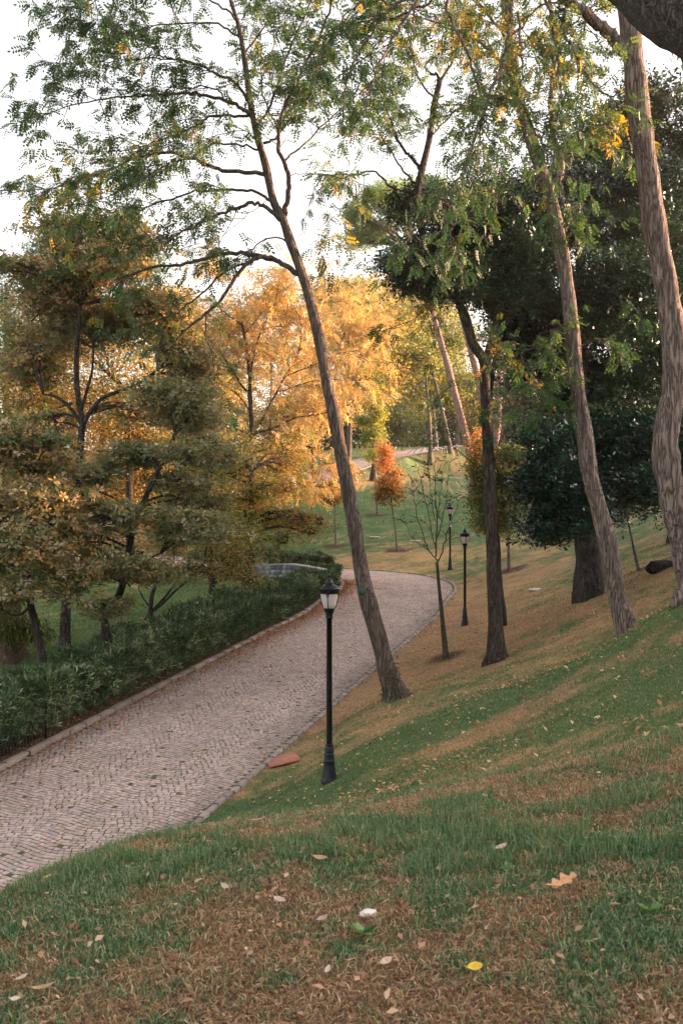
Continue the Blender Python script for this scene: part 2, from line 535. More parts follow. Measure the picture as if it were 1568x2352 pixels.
SAPLING_BASES = [(912, 1265), (865, 1185), (770, 1255), (1024, 1510), (1167, 1312), (1465, 1310)]
DIRT = [(*G(a, b)[:2], 0.7 if b > 1400 else 1.0) for a, b in SAPLING_BASES]


def dirt(x, y):
    d = 0
    for cx, cy, r in DIRT:
        rr = np.hypot(x - cx, (y - cy)) / r + (vnoise2(x * 3, y * 3, 4) - .5) * .5
        d = np.maximum(d, 1 - sstep(0.55, 1.0, rr))
    # bare strip under the hedge
    return d


C_GREEN = np.array((0.055, 0.110, 0.048)); C_GREEN2 = np.array((0.110, 0.155, 0.065))
C_STRAW = np.array((0.34, 0.25, 0.125)); C_LITTER = np.array((0.32, 0.195, 0.125)); C_DIRT = np.array((0.075, 0.05, 0.035))


def ground_colour(x, y, soil=1.0):
    d = dryness(x, y) * .96
    n1 = fbm2(x * 1.3, y * 1.3, 3, 61)[:, None]; n2 = fbm2(x * 0.3, y * 0.5, 2, 71)[:, None]
    green = C_GREEN * (1 - n1) + C_GREEN2 * n1
    green = green * (1 - .15 * sstep(40, 60, y)[:, None] * np.array((1, 0, 0)))
    n2 = np.clip(n2 + .25 - .35 * sstep(25, 50, y)[:, None], 0, 1)
    brown = C_LITTER * n2 + C_STRAW * (1 - n2)
    d = d - 0.13 * sstep(42, 60, y)
    k = sstep(0.15, 0.95, d)[:, None]
    c = green * (1 - k) + brown * k
    q = dirt(x, y)[:, None] * soil
    c = c * (1 - q) + C_DIRT * q
    return c


xs = X.ravel(); ys = Y.ravel()
rd, rz_, rs_, side_ = road_dist(xs, ys)
tc_ = ground_colour(xs, ys)
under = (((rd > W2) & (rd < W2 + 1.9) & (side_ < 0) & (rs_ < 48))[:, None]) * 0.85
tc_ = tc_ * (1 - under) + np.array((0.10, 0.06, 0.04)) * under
ny, nx = X.shape
i, j = np.meshgrid(np.arange(ny - 1), np.arange(nx - 1), indexing='ij')
b = i * nx + j
Q = np.stack([b, b + 1, b + nx + 1, b + nx], -1).reshape(-1, 4)


def mat_ground():
    m, nt, b, out = nodes('lawn')
    tc = N(nt, 'ShaderNodeTexCoord'); at = N(nt, 'ShaderNodeAttribute', attribute_name='tint')
    t, r = noise_col(nt, 9.0, (0.62, 0.66, 0.6), (1.45, 1.35, 1.3), 0.3, 0.7, 9, tc.outputs['Object'], 0.72)
    t2, r2 = noise_col(nt, 1.1, (0.78, 0.85, 0.8), (1.25, 1.12, 1.1), 0.35, 0.65, 6, tc.outputs['Object'], 0.65)
    mx = N(nt, 'ShaderNodeMixRGB'); mx.blend_type = 'MULTIPLY'; mx.inputs[0].default_value = 1
    mx2 = N(nt, 'ShaderNodeMixRGB'); mx2.blend_type = 'MULTIPLY'; mx2.inputs[0].default_value = 1
    nt.links.new(at.outputs['Color'], mx.inputs[1]); nt.links.new(r.outputs[0], mx.inputs[2])
    nt.links.new(mx.outputs[0], mx2.inputs[1]); nt.links.new(r2.outputs[0], mx2.inputs[2])
    nt.links.new(mx2.outputs[0], b.inputs['Base Color'])
    b.inputs['Roughness'].default_value = 0.95; b.inputs['Specular IOR Level'].default_value = 0.1
    bu = N(nt, 'ShaderNodeBump'); bu.inputs['Strength'].default_value = 0.8; bu.inputs['Distance'].default_value = 0.05
    nt.links.new(t.outputs[0], bu.inputs['Height']); nt.links.new(bu.outputs[0], b.inputs['Normal'])
    return m


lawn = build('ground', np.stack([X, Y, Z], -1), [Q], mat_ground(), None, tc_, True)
tag(lawn, kind='structure')

# ------------------------------------------------------------------ road
nv = 13
vs = np.linspace(-W2, W2, nv)
SS, VV = np.meshgrid(RS[::2], vs, indexing='ij')
R3 = road_pt(SS.ravel(), VV.ravel())
ns_ = SS.shape[0]
i, j = np.meshgrid(np.arange(ns_ - 1), np.arange(nv - 1), indexing='ij')
b = i * nv + j
Qr = np.stack([b, b + 1, b + nv + 1, b + nv], -1).reshape(-1, 4)
S_SETT = 64.0
fs = SS.ravel()
far = sstep(S_SETT - 1, S_SETT + 1, fs)[:, None]
nn = fbm2(R3[:, 0] * 0.8, R3[:, 1] * 0.8, 3, 8)[:, None]
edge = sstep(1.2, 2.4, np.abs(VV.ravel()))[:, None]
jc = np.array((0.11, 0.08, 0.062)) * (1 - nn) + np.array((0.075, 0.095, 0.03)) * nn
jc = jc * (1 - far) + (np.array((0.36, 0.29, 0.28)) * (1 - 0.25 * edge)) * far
road = build('road', R3, [Qr], mat_tint('road_bed', 0.9, 25, 0.3, 0.6), None, jc, True)
tag(road, kind='structure')

# setts laid in segmental arcs
rows = np.arange(3.0, S_SETT, 0.102)
bays = 3; bw = 2 * W2 / bays; R_ = 1.02
th_max = math.asin(min(0.999, bw / 2 / R_)); nst = int(2 * th_max * R_ / 0.130)
out_s = []
vv = np.arange(-W2 + .06, W2 - .05, 0.102)
VVs, RW = np.meshgrid(vv, rows)
VVs = VVs + (0.051 * (np.arange(len(rows)) % 2) + rng.uniform(-.022, .022, len(rows)))[:, None] + .03 * (fbm2(RW * .9, VVs * 1.1, 2, 66) - .5) + rng.normal(0, .006, VVs.shape)
ph = 2 * np.pi * (VVs / bw) + 1.6 * (fbm2(RW * .12, VVs * .2, 2, 12) - .5)
TH = np.arctan((.10) * 2 * np.pi / bw * np.sin(ph))
s = RW + .10 * np.cos(ph) + rng.normal(0, .004, VVs.shape)
ok = (VVs < W2 - .05) & (rng.random(VVs.shape) > .004)
out_s.append(np.stack([s[ok], VVs[ok], TH[ok]], -1))
ST = np.vstack(out_s)
c0 = road_pt(ST[:, 0], 0.0)
ST = ST[(c0[:, 1] > 12.5)]
keep = rng.random(len(ST)) > 0.004
ST = ST[keep]
n = len(ST)
hw = rng.uniform(0.0405, 0.048, n); hl = rng.uniform(0.035, 0.0425, n)
base = np.array([[-1, -1], [1, -1], [1, 1], [-1, 1]], float)
loc = base[None] + rng.normal(0, 0.09, (n, 4, 2))
cth = np.cos(ST[:, 2])
lx = loc[..., 0] * (hw / cth)[:, None]; ly = loc[..., 1] * (hl * cth)[:, None]
ct, st2 = np.cos(ST[:, 2])[:, None], np.sin(ST[:, 2])[:, None]


def sett_ring(f, dz):
    a = lx * f; b_ = ly * f
    v = ST[:, 1:2] + a * ct + b_ * st2
    s = ST[:, 0:1] - a * st2 + b_ * ct
    dzz = np.broadcast_to(dz, (n, 4)) if np.ndim(dz) == 0 else dz
    p = road_pt(s.ravel(), v.ravel()); p[:, 2] += np.asarray(dzz).ravel()
    return p.reshape(n, 4, 3)


hgt = rng.uniform(0.004, 0.010, n)[:, None] + rng.normal(0, 0.0015, (n, 4))
V = np.concatenate([sett_ring(1.08, -0.01), sett_ring(1.0, hgt - 0.003), sett_ring(0.78, hgt)], 1)
k = np.arange(n)[:, None] * 12
qs = []
for r0 in (0, 4):
    for a in range(4):
        b_ = (a + 1) % 4
        qs.append(np.concatenate([k + r0 + a, k + r0 + b_, k + r0 + 4 + b_, k + r0 + 4 + a], 1))
qs.append(np.concatenate([k + 8, k + 9, k + 10, k + 11], 1))
w3 = road_pt(ST[:, 0], ST[:, 1])
big = fbm2(w3[:, 0] * 0.5, w3[:, 1] * 0.5, 3, 77)[:, None]
med = fbm2(w3[:, 0] * 2.2, w3[:, 1] * 2.2, 3, 78)[:, None]
cc = np.array((0.49, 0.37, 0.34)) * rng.uniform(0.80, 1.15, (n, 1)) * (0.72 + 0.30 * big + .28 * med)
cc += rng.normal(0, 0.012, (n, 3))
gre = rng.random(n)[:, None] < 0.12
cc = np.where(gre, cc * np.array((0.85, 0.93, 0.98)), cc)
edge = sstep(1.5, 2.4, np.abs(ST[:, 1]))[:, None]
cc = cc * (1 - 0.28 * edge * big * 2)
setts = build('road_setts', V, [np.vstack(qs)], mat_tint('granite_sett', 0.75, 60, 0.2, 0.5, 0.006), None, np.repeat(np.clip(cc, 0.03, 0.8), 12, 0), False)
tag(setts, kind='structure')


# kerbs: individual stones cut from the line
def kerb(side, w, h, s0, s1, L, col):
    acc = Acc()
    s = s0
    while s < s1:
        l = L * random.uniform(0.8, 1.2)
        e = 0.012
        v0 = side * W2; v1 = side * (W2 + w)
        q = []
        hh = h + random.uniform(-0.008, 0.008); jit = random.uniform(-0.012, 0.012)
        for ss in (s + e, s + l - e):
            for vv, zz in ((v0 + jit, -0.1), (v0 + jit, hh - 0.012), (v0 + jit + side * 0.015, hh), (v1 + jit - side * 0.015, hh), (v1 + jit, hh - 0.012), (v1 + jit, -0.1)):
                p = road_pt(ss, vv); p[2] += zz; q.append(p)
        F_ = [[a, (a + 1), (a + 1) + 6, a + 6] for a in range(5)] + [[5, 0, 6, 11]]
        c = np.array(col) * random.uniform(0.8, 1.2)
        acc.add(q, F_ + [[0, 1, 4, 5], [1, 2, 3, 4], [6, 11, 10, 7], [7, 10, 9, 8]], None, c)
        s += l
    o = acc.build('kerb', mat_tint('kerb_stone' + str(side), 0.85, 30, 0.3, 0.5), None)
    tag(o, kind='structure')
    return o


kerb(-1, 0.17, 0.10, 5, 110, 0.75, (0.27, 0.215, 0.19))
kerb(1, 0.12, 0.055, 5, 110, 0.34, (0.30, 0.25, 0.225))

# ------------------------------------------------------------------ leaf templates (quads in a unit frame, x along the leaf, z = upper side)
def t_single(w=0.42, fold=0.06):
    return np.array([[[0, 0, 0], [0.45, w / 2, fold], [1, 0, -0.05], [0.45, -w / 2, fold]]], float)


def t_pinnate(pairs=4, ll=0.36, w=0.19):
    q = []
    for k in range(pairs + 1):
        x = 0.2 + 0.8 * k / pairs
        z = -0.35 * x * x
        for sgn in ((1, -1) if k < pairs else (0,)):
            d = np.array((0.45, 0.9 * sgn, -0.15)) if sgn else np.array((1, 0, -0.5))
            d /= np.linalg.norm(d); n_ = np.array((-d[1], d[0], 0)); n_ /= np.linalg.norm(n_) + 1e-9
            p = np.array((x, 0, z)); L = ll
            q.append([p, p + d * L * 0.5 + n_ * w / 2, p + d * L, p + d * L * 0.5 - n_ * w / 2])
    return np.array(q)


def t_rosette(k=5, w=0.5, lift=0.25):
    q = []
    for a in range(k):
        an = 2 * math.pi * a / k + 0.4 * math.sin(a * 5.1); L = 0.8 + 0.25 * math.sin(a * 3.3)
        d = np.array((math.cos(an), math.sin(an), lift * math.sin(a * 2.3))); n_ = np.array((-math.sin(an), math.cos(an), 0.25 * math.cos(a * 4.1)))
        o_ = d * 0.12
        q.append([o_, o_ + d * 0.6 * L + n_ * w / 2 * L, o_ + d * L, o_ + d * 0.6 * L - n_ * w / 2 * L])
    return np.array(q)


def t_whorl(k=8, w=0.15):
    q = []
    for a in range(k):
        an = 2 * math.pi * a / k + 0.5 * math.sin(a * 7.7); up = 0.35 + 0.6 * abs(math.sin(a * 2.9))
        d = np.array((up, math.cos(an) * 0.75, math.sin(an) * 0.75)); d /= np.linalg.norm(d)
        n_ = np.cross(d, (1, 0, 0)); n_ /= np.linalg.norm(n_)
        b_ = np.array((-0.25 + 0.3 * math.sin(a * 1.7), 0, 0))
        mid = b_ + d * 0.55; tip = b_ + d * 1.0 + np.array((-0.08, 0, 0))
        q.append([b_, mid + n_ * w / 2, tip, mid - n_ * w / 2])
    return np.array(q)


T_LEAF = t_single(); T_NARROW = t_single(0.28); T_BROAD = t_single(0.6, 0.08)
T_PIN = t_pinnate(); T_PIN_FINE = t_pinnate(5, 0.30, 0.12); T_ROS = t_rosette(); T_WHORL = t_whorl()
T_ROS_GLOSS = t_rosette(5, 0.36, 0.5)


def nrm(a):
    return a / (np.linalg.norm(a, axis=-1, keepdims=True) + 1e-9)


def add_leaves(acc, pos, size, tmpl, col, direc=None, droop=0.25, upbias=1.2, r=None):
    r = r or rng
    n = len(pos)
    if n == 0: return
    d = r.normal(size=(n, 3)); d[:, 2] *= 0.5; d[:, 2] -= droop
    if direc is not None: d = nrm(d) * 0.7 + direc
    d = nrm(d)
    u = r.normal(size=(n, 3)) * 0.6; u[:, 2] += upbias
    u = nrm(u - d * (u * d).sum(1, keepdims=True)); s = np.cross(u, d)
    size = np.broadcast_to(size, (n,))
    V = tmpl[None] * size[:, None, None, None]
    W = pos[:, None, None] + V[..., 0:1] * d[:, None, None] + V[..., 1:2] * s[:, None, None] + V[..., 2:3] * u[:, None, None]
    m = tmpl.shape[0]
    Qn = np.arange(n * m * 4).reshape(-1, 4)
    c = np.repeat(col, m * 4, 0).reshape(n, m, 4, 3) * r.uniform(0.8, 1.2, (n, m, 1, 1))
    acc.add(W, Qn, None, np.clip(c.reshape(-1, 3), 0.003, 0.95))


def palette(pal, n, key=None, r=None):
    """pal: [(rgb, weight)]; key: 0..1 per item picks neighbours together"""
    r = r or rng
    cols = np.array([p[0] for p in pal]); w = np.array([p[1] for p in pal], float); w /= w.sum(); cw = np.cumsum(w)
    u = r.random(n) if key is None else np.clip(key, 0, 0.9999)
    k = np.minimum(np.searchsorted(cw, u), len(cols) - 1)
    return cols[k] * r.uniform(0.8, 1.25, (n, 1))


def eq01(v):
    """rank-equalise to 0..1"""
    o = np.empty(len(v)); o[np.argsort(v)] = (np.arange(len(v)) + 0.5) / len(v)
    return o


# palettes (linear albedo)
P_ROB = [((0.035, 0.08, 0.035), 4), ((0.060, 0.120, 0.045), 4), ((0.11, 0.16, 0.05), 2), ((0.35, 0.26, 0.04), 0.5)]
P_ROB_Y = [((0.03, 0.075, 0.03), 5), ((0.06, 0.115, 0.035), 4), ((0.12, 0.15, 0.04), 1.6), ((0.38, 0.28, 0.03), .9), ((0.46, 0.25, 0.03), .25)]
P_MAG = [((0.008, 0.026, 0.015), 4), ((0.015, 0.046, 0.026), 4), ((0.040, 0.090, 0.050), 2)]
P_OAK = [((0.17, 0.175, 0.085), 3.5), ((0.27, 0.25, 0.14), 3), ((0.40, 0.31, 0.19), 2.4), ((0.50, 0.37, 0.27), 1.6), ((0.36, 0.21, 0.06), 0.9), ((0.10, 0.15, 0.06), 2.5)]
P_OAK_G = [((0.18, 0.205, 0.115), 4), ((0.26, 0.265, 0.155), 3), ((0.36, 0.32, 0.20), 2), ((0.50, 0.38, 0.24), 1), ((0.12, 0.15, 0.06), 2)]
P_YEL = [((0.46, 0.35, 0.15), 4), ((0.48, 0.29, 0.11), 3), ((0.46, 0.40, 0.24), 2), ((0.35, 0.22, 0.11), 1.5), ((0.22, 0.23, 0.09), 1.5)]
P_OLIVE = [((0.16, 0.18, 0.045), 4), ((0.26, 0.24, 0.06), 3), ((0.42, 0.28, 0.06), 2), ((0.42, 0.18, 0.04), 0.6), ((0.09, 0.115, 0.04), 2)]
P_YGREEN = [((0.12, 0.16, 0.04), 3), ((0.22, 0.22, 0.05), 3), ((0.40, 0.32, 0.06), 1.5), ((0.07, 0.11, 0.035), 3)]
P_LIME = [((0.34, 0.36, 0.08), 3), ((0.46, 0.42, 0.09), 2), ((0.13, 0.22, 0.06), 3)]
P_ORANGE = [((0.58, 0.22, 0.09), 4), ((0.52, 0.28, 0.11), 3), ((0.38, 0.22, 0.07), 2.5)]
P_BROWNOR = [((0.35, 0.20, 0.04), 3), ((0.25, 0.17, 0.04), 3), ((0.12, 0.12, 0.03), 2), ((0.5, 0.2, 0.05), 1)]
P_PINE = [((0.05, 0.10, 0.065), 4), ((0.09, 0.15, 0.09), 3), ((0.14, 0.20, 0.11), 1.5)]
P_DARK = [((0.022, 0.045, 0.026), 4), ((0.035, 0.065, 0.035), 3), ((0.05, 0.08, 0.03), 1)]
P_RUST = [((0.12, 0.04, 0.03), 3), ((0.2, 0.07, 0.04), 2), ((0.08, 0.04, 0.03), 2)]
P_OLE = [((0.028, 0.062, 0.022), 4), ((0.05, 0.10, 0.035), 3), ((0.12, 0.19, 0.08), 2), ((0.30, 0.36, 0.20), 1.3)]  # palest tone paints highlights into the hedge leaves, over darker greens


# ------------------------------------------------------------------ trees
def trace(pts, d, drift=0.0, n=5):
    """picture polyline at distance d, receding by drift per metre sideways from its first point"""
    p0 = P(pts[0][0], pts[0][1], d)
    out = []
    for q in pts:
        w = P(q[0], q[1], d)
        dd = d + drift * np.hypot(w[0] - p0[0], w[2] - p0[2])
        out.append(P(q[0], q[1], dd))
    return smooth_path(out, n)


def trunk_mesh(parent, path, r0, r1, mat, ns=20, flare=1.6, name='trunk', forks=()):
    acc = Acc()
    n = len(path)
    # extend into the ground
    z = gz(path[0][0], path[0][1])
    start = path[0].copy(); start[2] = min(z, start[2]) - 0.25
    pp = np.vstack([start, path])
    L = np.concatenate([[0], np.cumsum(np.linalg.norm(np.diff(pp, axis=0), axis=1))])
    t = L / L[-1]
    r = r0 * (1 - t) + r1 * t
    h = L - 0.25
    r = r * (1 + (flare - 1) * np.exp(-np.clip(h, 0, None) / 0.22) + 0.15 * np.exp(-np.clip(h, 0, None) / 1.0))
    r = r * (1 + 0.05 * np.sin(L * 3.1) + 0.035 * np.sin(L * 7.7 + 1))
    tube(acc, pp, r, ns, 0.07, seed=abs(path[0][0]) * 3.3, flare_h=1 if r0 > .1 else None)
    for (fp, fa, fb) in forks:
        m = len(fp); tube(acc, fp, np.linspace(fa, fb, m), max(8, ns // 2), 0.06, seed=fa * 100)
    return acc.build(name, mat, parent, True)


def sample_path(paths, spacing, t0=0.12):
    S = []; D = []; Rm = []
    for p in paths:
        seg = np.linalg.norm(np.diff(p, axis=0), axis=1); L = np.concatenate([[0], np.cumsum(seg)])
        m = max(2, int(L[-1] * (1 - t0) / spacing))
        s = np.sort(rng.uniform(L[-1] * t0, L[-1], m)); s[-1] = L[-1]
        q = np.stack([np.interp(s, L, p[:, k]) for k in range(3)], -1)
        e = np.stack([np.interp(np.minimum(s + 0.1, L[-1]), L, p[:, k]) - np.interp(np.maximum(s - 0.1, 0), L, p[:, k]) for k in range(3)], -1)
        S.append(q); D.append(nrm(e)); Rm.append(s / L[-1])
    return np.vstack(S), np.vstack(D), np.concatenate(Rm)


def twigs(S, D, L, spread=1.0, fwd=0.8, grav=-0.15, K=5, flat=0.45):
    n = len(S)
    r = rng.normal(size=(n, 3)); r[:, 2] *= flat
    d = nrm(D * fwd + nrm(r) * spread + np.array((0, 0, 0.12)))
    t = np.linspace(0, 1, K)[None, :, None]
    L = np.broadcast_to(L, (n,))[:, None, None]
    w = nrm(rng.normal(size=(n, 3)))[:, None]
    A = S[:, None] + d[:, None] * t * L + np.array((0, 0, 1.0)) * grav * L * t * t + w * np.sin(t * 3.1) * 0.08 * L
    return A, d


def twig_points(A, per):
    n, K = A.shape[:2]
    t = rng.uniform(0.15, 1.0, (n, per)) * (K - 1)
    i = np.minimum(t.astype(int), K - 2); f = (t - i)[..., None]
    r = np.arange(n)[:, None]
    p = A[r, i] * (1 - f) + A[r, i + 1] * f
    d = nrm(A[r, i + 1] - A[r, i])
    return p.reshape(-1, 3), d.reshape(-1, 3)


def hero(name, label, cat, d, trunk, r0, r1, branches, pal, mat=BARK, leaf=0.26, spacing=0.30, tl=(0.5, 1.5), per=5, group=None, tmpl=T_PIN, sub=3, forks=(),
         flare=1.6, leafmat=LEAF, keyf=0.5, only=None, skip=0.12, bscale=1.0):
    """tree traced limb by limb. branches: (points, r0, r1, drift)"""
    tp = trace(trunk, d, 0, 6)
    base = tp[0].copy(); base[2] = gz(base[0], base[1])
    root = empty(name, base, label, cat, group)
    fk = [(trace(f[0], d, f[3]), f[1], f[2]) for f in forks]
    trunk_mesh(root, tp, r0, r1, mat, 22, flare, forks=fk)
    acc = Acc(); paths = []; dens = []
    for (bp, a, b_, dr, *lf) in branches:
        p = trace(bp, d, dr, 5)
        # small kinks
        p = p + (rng.normal(size=p.shape) * 0.015)
        dens.append(lf[0] if lf else 1.0)
        paths.append(p)
        tube(acc, p, np.linspace(a, b_, len(p)) * bscale, 7, 0.05)
    sp_ = [sample_path([p_], spacing / f_, skip) for p_, f_ in zip(paths, dens)]
    S, D, R = (np.concatenate([q[k_] for q in sp_]) for k_ in range(3))
    L = rng.uniform(tl[0], tl[1], len(S)) * (1.15 - 0.5 * R)
    A, _ = twigs(S, D, L)
    batch_tubes(acc, A, 0.011, 0.003, 4)
    s2, d2 = twig_points(A, sub)
    A2, _ = twigs(s2, d2, rng.uniform(0.25, 0.7, len(s2)), K=3)
    batch_tubes(acc, A2, 0.004, 0.0015, 3)
    acc.build('branches', mat, root, True)
    lp, ld = twig_points(A2, per)
    lp1, ld1 = twig_points(A, max(1, per // 2))
    lp = np.vstack([lp, lp1]); ld = np.vstack([ld, ld1])
    if only is not None:
        m = only(lp); lp = lp[m]; ld = ld[m]
    key = eq01(vnoise3(lp * keyf, 3) + 0.55 * rng.random(len(lp)))
    col = palette(pal, len(lp), key)
    la = Acc()
    add_leaves(la, lp, leaf * rng.uniform(0.65, 1.2, len(lp)), tmpl, col, ld * 0.7, 0.5, 1.0)
    la.build('crown', leafmat, root)
    return root


def crown_tree(name, label, cat, d, trunk, r0, r1, blobs, pal, mat=BARK_DARK, tmpl=T_LEAF, leafmat=LEAF, leaf=0.10, ncl=400, per=14, cr=0.28, gap=0.35,
               limbs=10, group=None, flare=1.5, extra=(), toppal=None, keyf=0.6, shell=0.45, flatc=0.55, split=0, ns=14, droop=0.25, topf=None, twigr=0.012):
    """tree whose crown is leaf sprays spread through traced masses. blobs: (px, py, rx, ry, depth offset, share)"""
    tp = trace(trunk, d, 0, 6)
    base = tp[0].copy(); base[2] = gz(base[0], base[1])
    root = empty(name, base, label, cat, group)
    fk = [(trace(e[0], d, e[3]), e[1], e[2]) for e in extra]
    trunk_mesh(root, tp, r0, r1, mat, ns, flare, forks=fk)
    acc = Acc(); cen = []
    if split:
        nb = []
        for (bx, by, rx, ry, dd, sh) in blobs:
            for k_ in range(split):
                a_ = rng.uniform(0, 2 * np.pi); q_ = rng.random() ** .5 * .72
                f_ = rng.uniform(.38, .68)
                nb.append((bx + math.cos(a_) * q_ * rx, by + math.sin(a_) * q_ * ry, rx * f_ * 1.15, ry * f_ * .9, dd + rng.normal(0, .5) * rx / F * d, sh * f_ * f_))
        blobs = nb
    tot = sum(b_[5] for b_ in blobs)
    allp = np.vstack([tp[len(tp) // 3:]] + [f[0] for f in fk])
    for (bx, by, rx, ry, dd, sh) in blobs:
        c = P(bx, by, d + dd); sx = rx / F * d; sz = ry / F * d; sy = (sx + sz) * 0.5
        n = max(8, int(ncl * sh / tot))
        m = int(n * 1.9)
        v = nrm(rng.normal(size=(m, 3))); rr = rng.random(m) ** shell
        rr *= 0.82 + 0.36 * vnoise3(v * 2.3 + c, 11)
        q = c + v * rr[:, None] * np.array((sx, sy, sz))
        ns3 = vnoise3(q * (0.9 / max(0.6, cr * 2.2)), 19)
        o = np.argsort(-(ns3 + rng.random(m) * 0.35))[:n] if gap > 0 else np.arange(n)
        q = q[o]
        cen.append(q)
        # limb into the mass
        k = np.argmin(np.linalg.norm(allp - c, axis=1) + np.maximum(0, allp[:, 2] - c[2]) * 1.5)
        st = allp[k]
        hub = c - np.array((0, 0, sz * 0.25))
        midp = (st + hub) / 2 + np.array((0, 0, 0.12 * np.linalg.norm(hub - st)))
        lr = max(0.02, r1 * 0.7)
        lp = smooth_path([st, midp, hub, c + np.array((0, 0, sz * 0.5))], 5)
        tube(acc, lp, np.linspace(lr, lr * 0.3, len(lp)), 6)
        pick = q[rng.choice(len(q), min(len(q), limbs * 4), replace=False)]
        stp = lp[rng.integers(len(lp) // 3, len(lp), len(pick))]
        t = np.linspace(0, 1, 5)[None, :, None]
        A = stp[:, None] * (1 - t) + pick[:, None] * t + np.array((0, 0, 1.0)) * np.sin(t * np.pi) * 0.08 * np.linalg.norm(pick - stp, axis=1)[:, None, None] \
            + rng.normal(size=(len(pick), 5, 3)) * 0.03 * np.linalg.norm(pick - stp, axis=1)[:, None, None] * np.sin(t * np.pi)
        batch_tubes(acc, A, lr * 0.35, twigr * 0.5, 4)
    acc.build('branches', mat, root, True)
    cen = np.vstack(cen)
    la = Acc()
    off = rng.normal(size=(len(cen), per, 3)) * cr * np.array((1, 1, flatc))
    pos = (cen[:, None] + off).reshape(-1, 3)
    ckey = eq01(vnoise3(cen * keyf, 5) + 0.45 * rng.random(len(cen)))
    key = np.clip(np.repeat(ckey, per) + rng.normal(0, 0.10, len(pos)), 0, 0.999)
    col = palette(pal, len(pos), key)
    if toppal is not None:
        z0, z1 = cen[:, 2].min(), cen[:, 2].max()
        h = (pos[:, 2] - z0) / (z1 - z0)
        k = (topf(h, pos) if topf else sstep(0.45, 0.75, h + rng.normal(0, 0.1, len(h))))
        sel = rng.random(len(h)) < k
        c2 = palette(toppal, len(pos)); col = np.where(sel[:, None], c2, col)
    add_leaves(la, pos, leaf * rng.uniform(0.7, 1.3, len(pos)), tmpl, col, None, droop, 1.2)
    la.build('crown', leafmat, root)
    return root


# --- the leaning tree in the middle
T1_TRUNK = [(912, 1608), (890, 1540), (862, 1440), (835, 1340), (812, 1200), (790, 1080), (770, 970), (752, 880), (733, 780), (712, 690), (690, 620), (665, 550), (648, 498), (628, 462), (610, 380), (590, 310), (575, 235), (562, 140), (548, 60), (530, 0), (512, -90)]
T1B = [
    ([(685, 632), (640, 600), (600, 590), (570, 605), (540, 640), (512, 678), (475, 720), (440, 745), (400, 785)], .085, .03, -.1, .28),
    ([(632, 598), (580, 585), (520, 583), (470, 592), (415, 608), (350, 615), (300, 632), (265, 660), (235, 700)], .075, .022, .1, .4),
    ([(575, 600), (520, 622), (470, 668), (430, 700), (390, 725), (345, 740)], .04, .015, .3, .3),
    ([(474, 720), (475, 780), (490, 830), (487, 880)], .022, .008, 0, .3),
    ([(658, 552), (620, 546), (580, 568), (530, 600), (490, 610)], .03, .01, .4, .4),
    ([(643, 508), (605, 472), (570, 468), (520, 487), (470, 505), (420, 532), (340, 562), (280, 560)], .07, .016, -.2, .6),
    ([(626, 462), (580, 438), (520, 437), (450, 440), (380, 460), (300, 492), (240, 512), (170, 505)], .05, .012, .2),
    ([(612, 400), (550, 395), (490, 385), (440, 362), (380, 352), (320, 360), (260, 386), (200, 408), (120, 430), (30, 442)], .07, .014, 0),
    ([(600, 345), (540, 330), (480, 336), (440, 363), (400, 372), (350, 397), (300, 425), (240, 455), (160, 470)], .035, .01, -.3),
    ([(588, 272), (540, 267), (480, 268), (440, 296), (380, 316), (330, 335), (250, 352), (170, 380)], .05, .01, .3),
    ([(575, 262), (548, 245), (515, 230), (460, 216), (415, 213), (350, 219), (300, 220), (240, 228), (150, 245), (90, 270)], .065, .012, 0),
    ([(515, 232), (500, 205), (450, 200), (400, 230), (330, 232)], .03, .01, .5),
    ([(572, 235), (540, 190), (500, 170), (450, 146), (400, 135), (370, 130), (340, 100), (300, 76), (250, 46), (170, 15)], .05, .012, -.2),
    ([(400, 135), (340, 135), (270, 138), (190, 145), (110, 150)], .025, .008, .1),
    ([(556, 90), (500, 55), (440, 53), (350, 60), (280, 80), (160, 100)], .035, .01, .2),
    ([(548, 50), (500, 10), (440, -10), (350, -20), (250, -10), (150, 20)], .035, .01, -.3),
    ([(650, 500), (662, 440), (660, 395), (642, 350), (640, 300), (660, 230), (700, 150), (745, 60), (770, -30)], .085, .03, -.2),
    ([(650, 372), (700, 330), (760, 270), (840, 200), (900, 130)], .035, .01, .3),
    ([(660, 405), (710, 398), (770, 405), (830, 425)], .015, .006, .1),
    ([(608, 330), (640, 310), (690, 240), (760, 190), (850, 120), (920, 60)], .045, .012, .2),
    ([(590, 290), (620, 240), (650, 150), (690, 60), (720, -20)], .045, .015, -.4),
    ([(600, 330), (560, 300), (500, 310), (460, 330)], .02, .008, -.6),
    ([(665, 550), (720, 535), (750, 560), (740, 590)], .008, .004, .1),
    ([(560, 120), (610, 60), (650, 20), (700, -20)], .03, .01, .3),
    ([(640, 300), (600, 200), (630, 100), (620, 0)], .03, .01, .5),
    ([(690, 240), (760, 100), (830, 20), (870, -30)], .03, .01, -.3),
    ([(612, 460), (560, 500), (480, 560), (400, 580)], .012, .005, .6, .4),
]
hero('leaning_tree', 'slender tree leaning left with wide layered green branches, between the near lamp and the path', 'tree', 22.0, T1_TRUNK, .20, .035, T1B, P_ROB, mat=mat_bark('leaning_bark', (.095, .072, .06), (.22, .17, .145), 9, .12),
     leaf=.23, spacing=.20, tl=(.6, 1.7), per=6, skip=.2, bscale=.72)

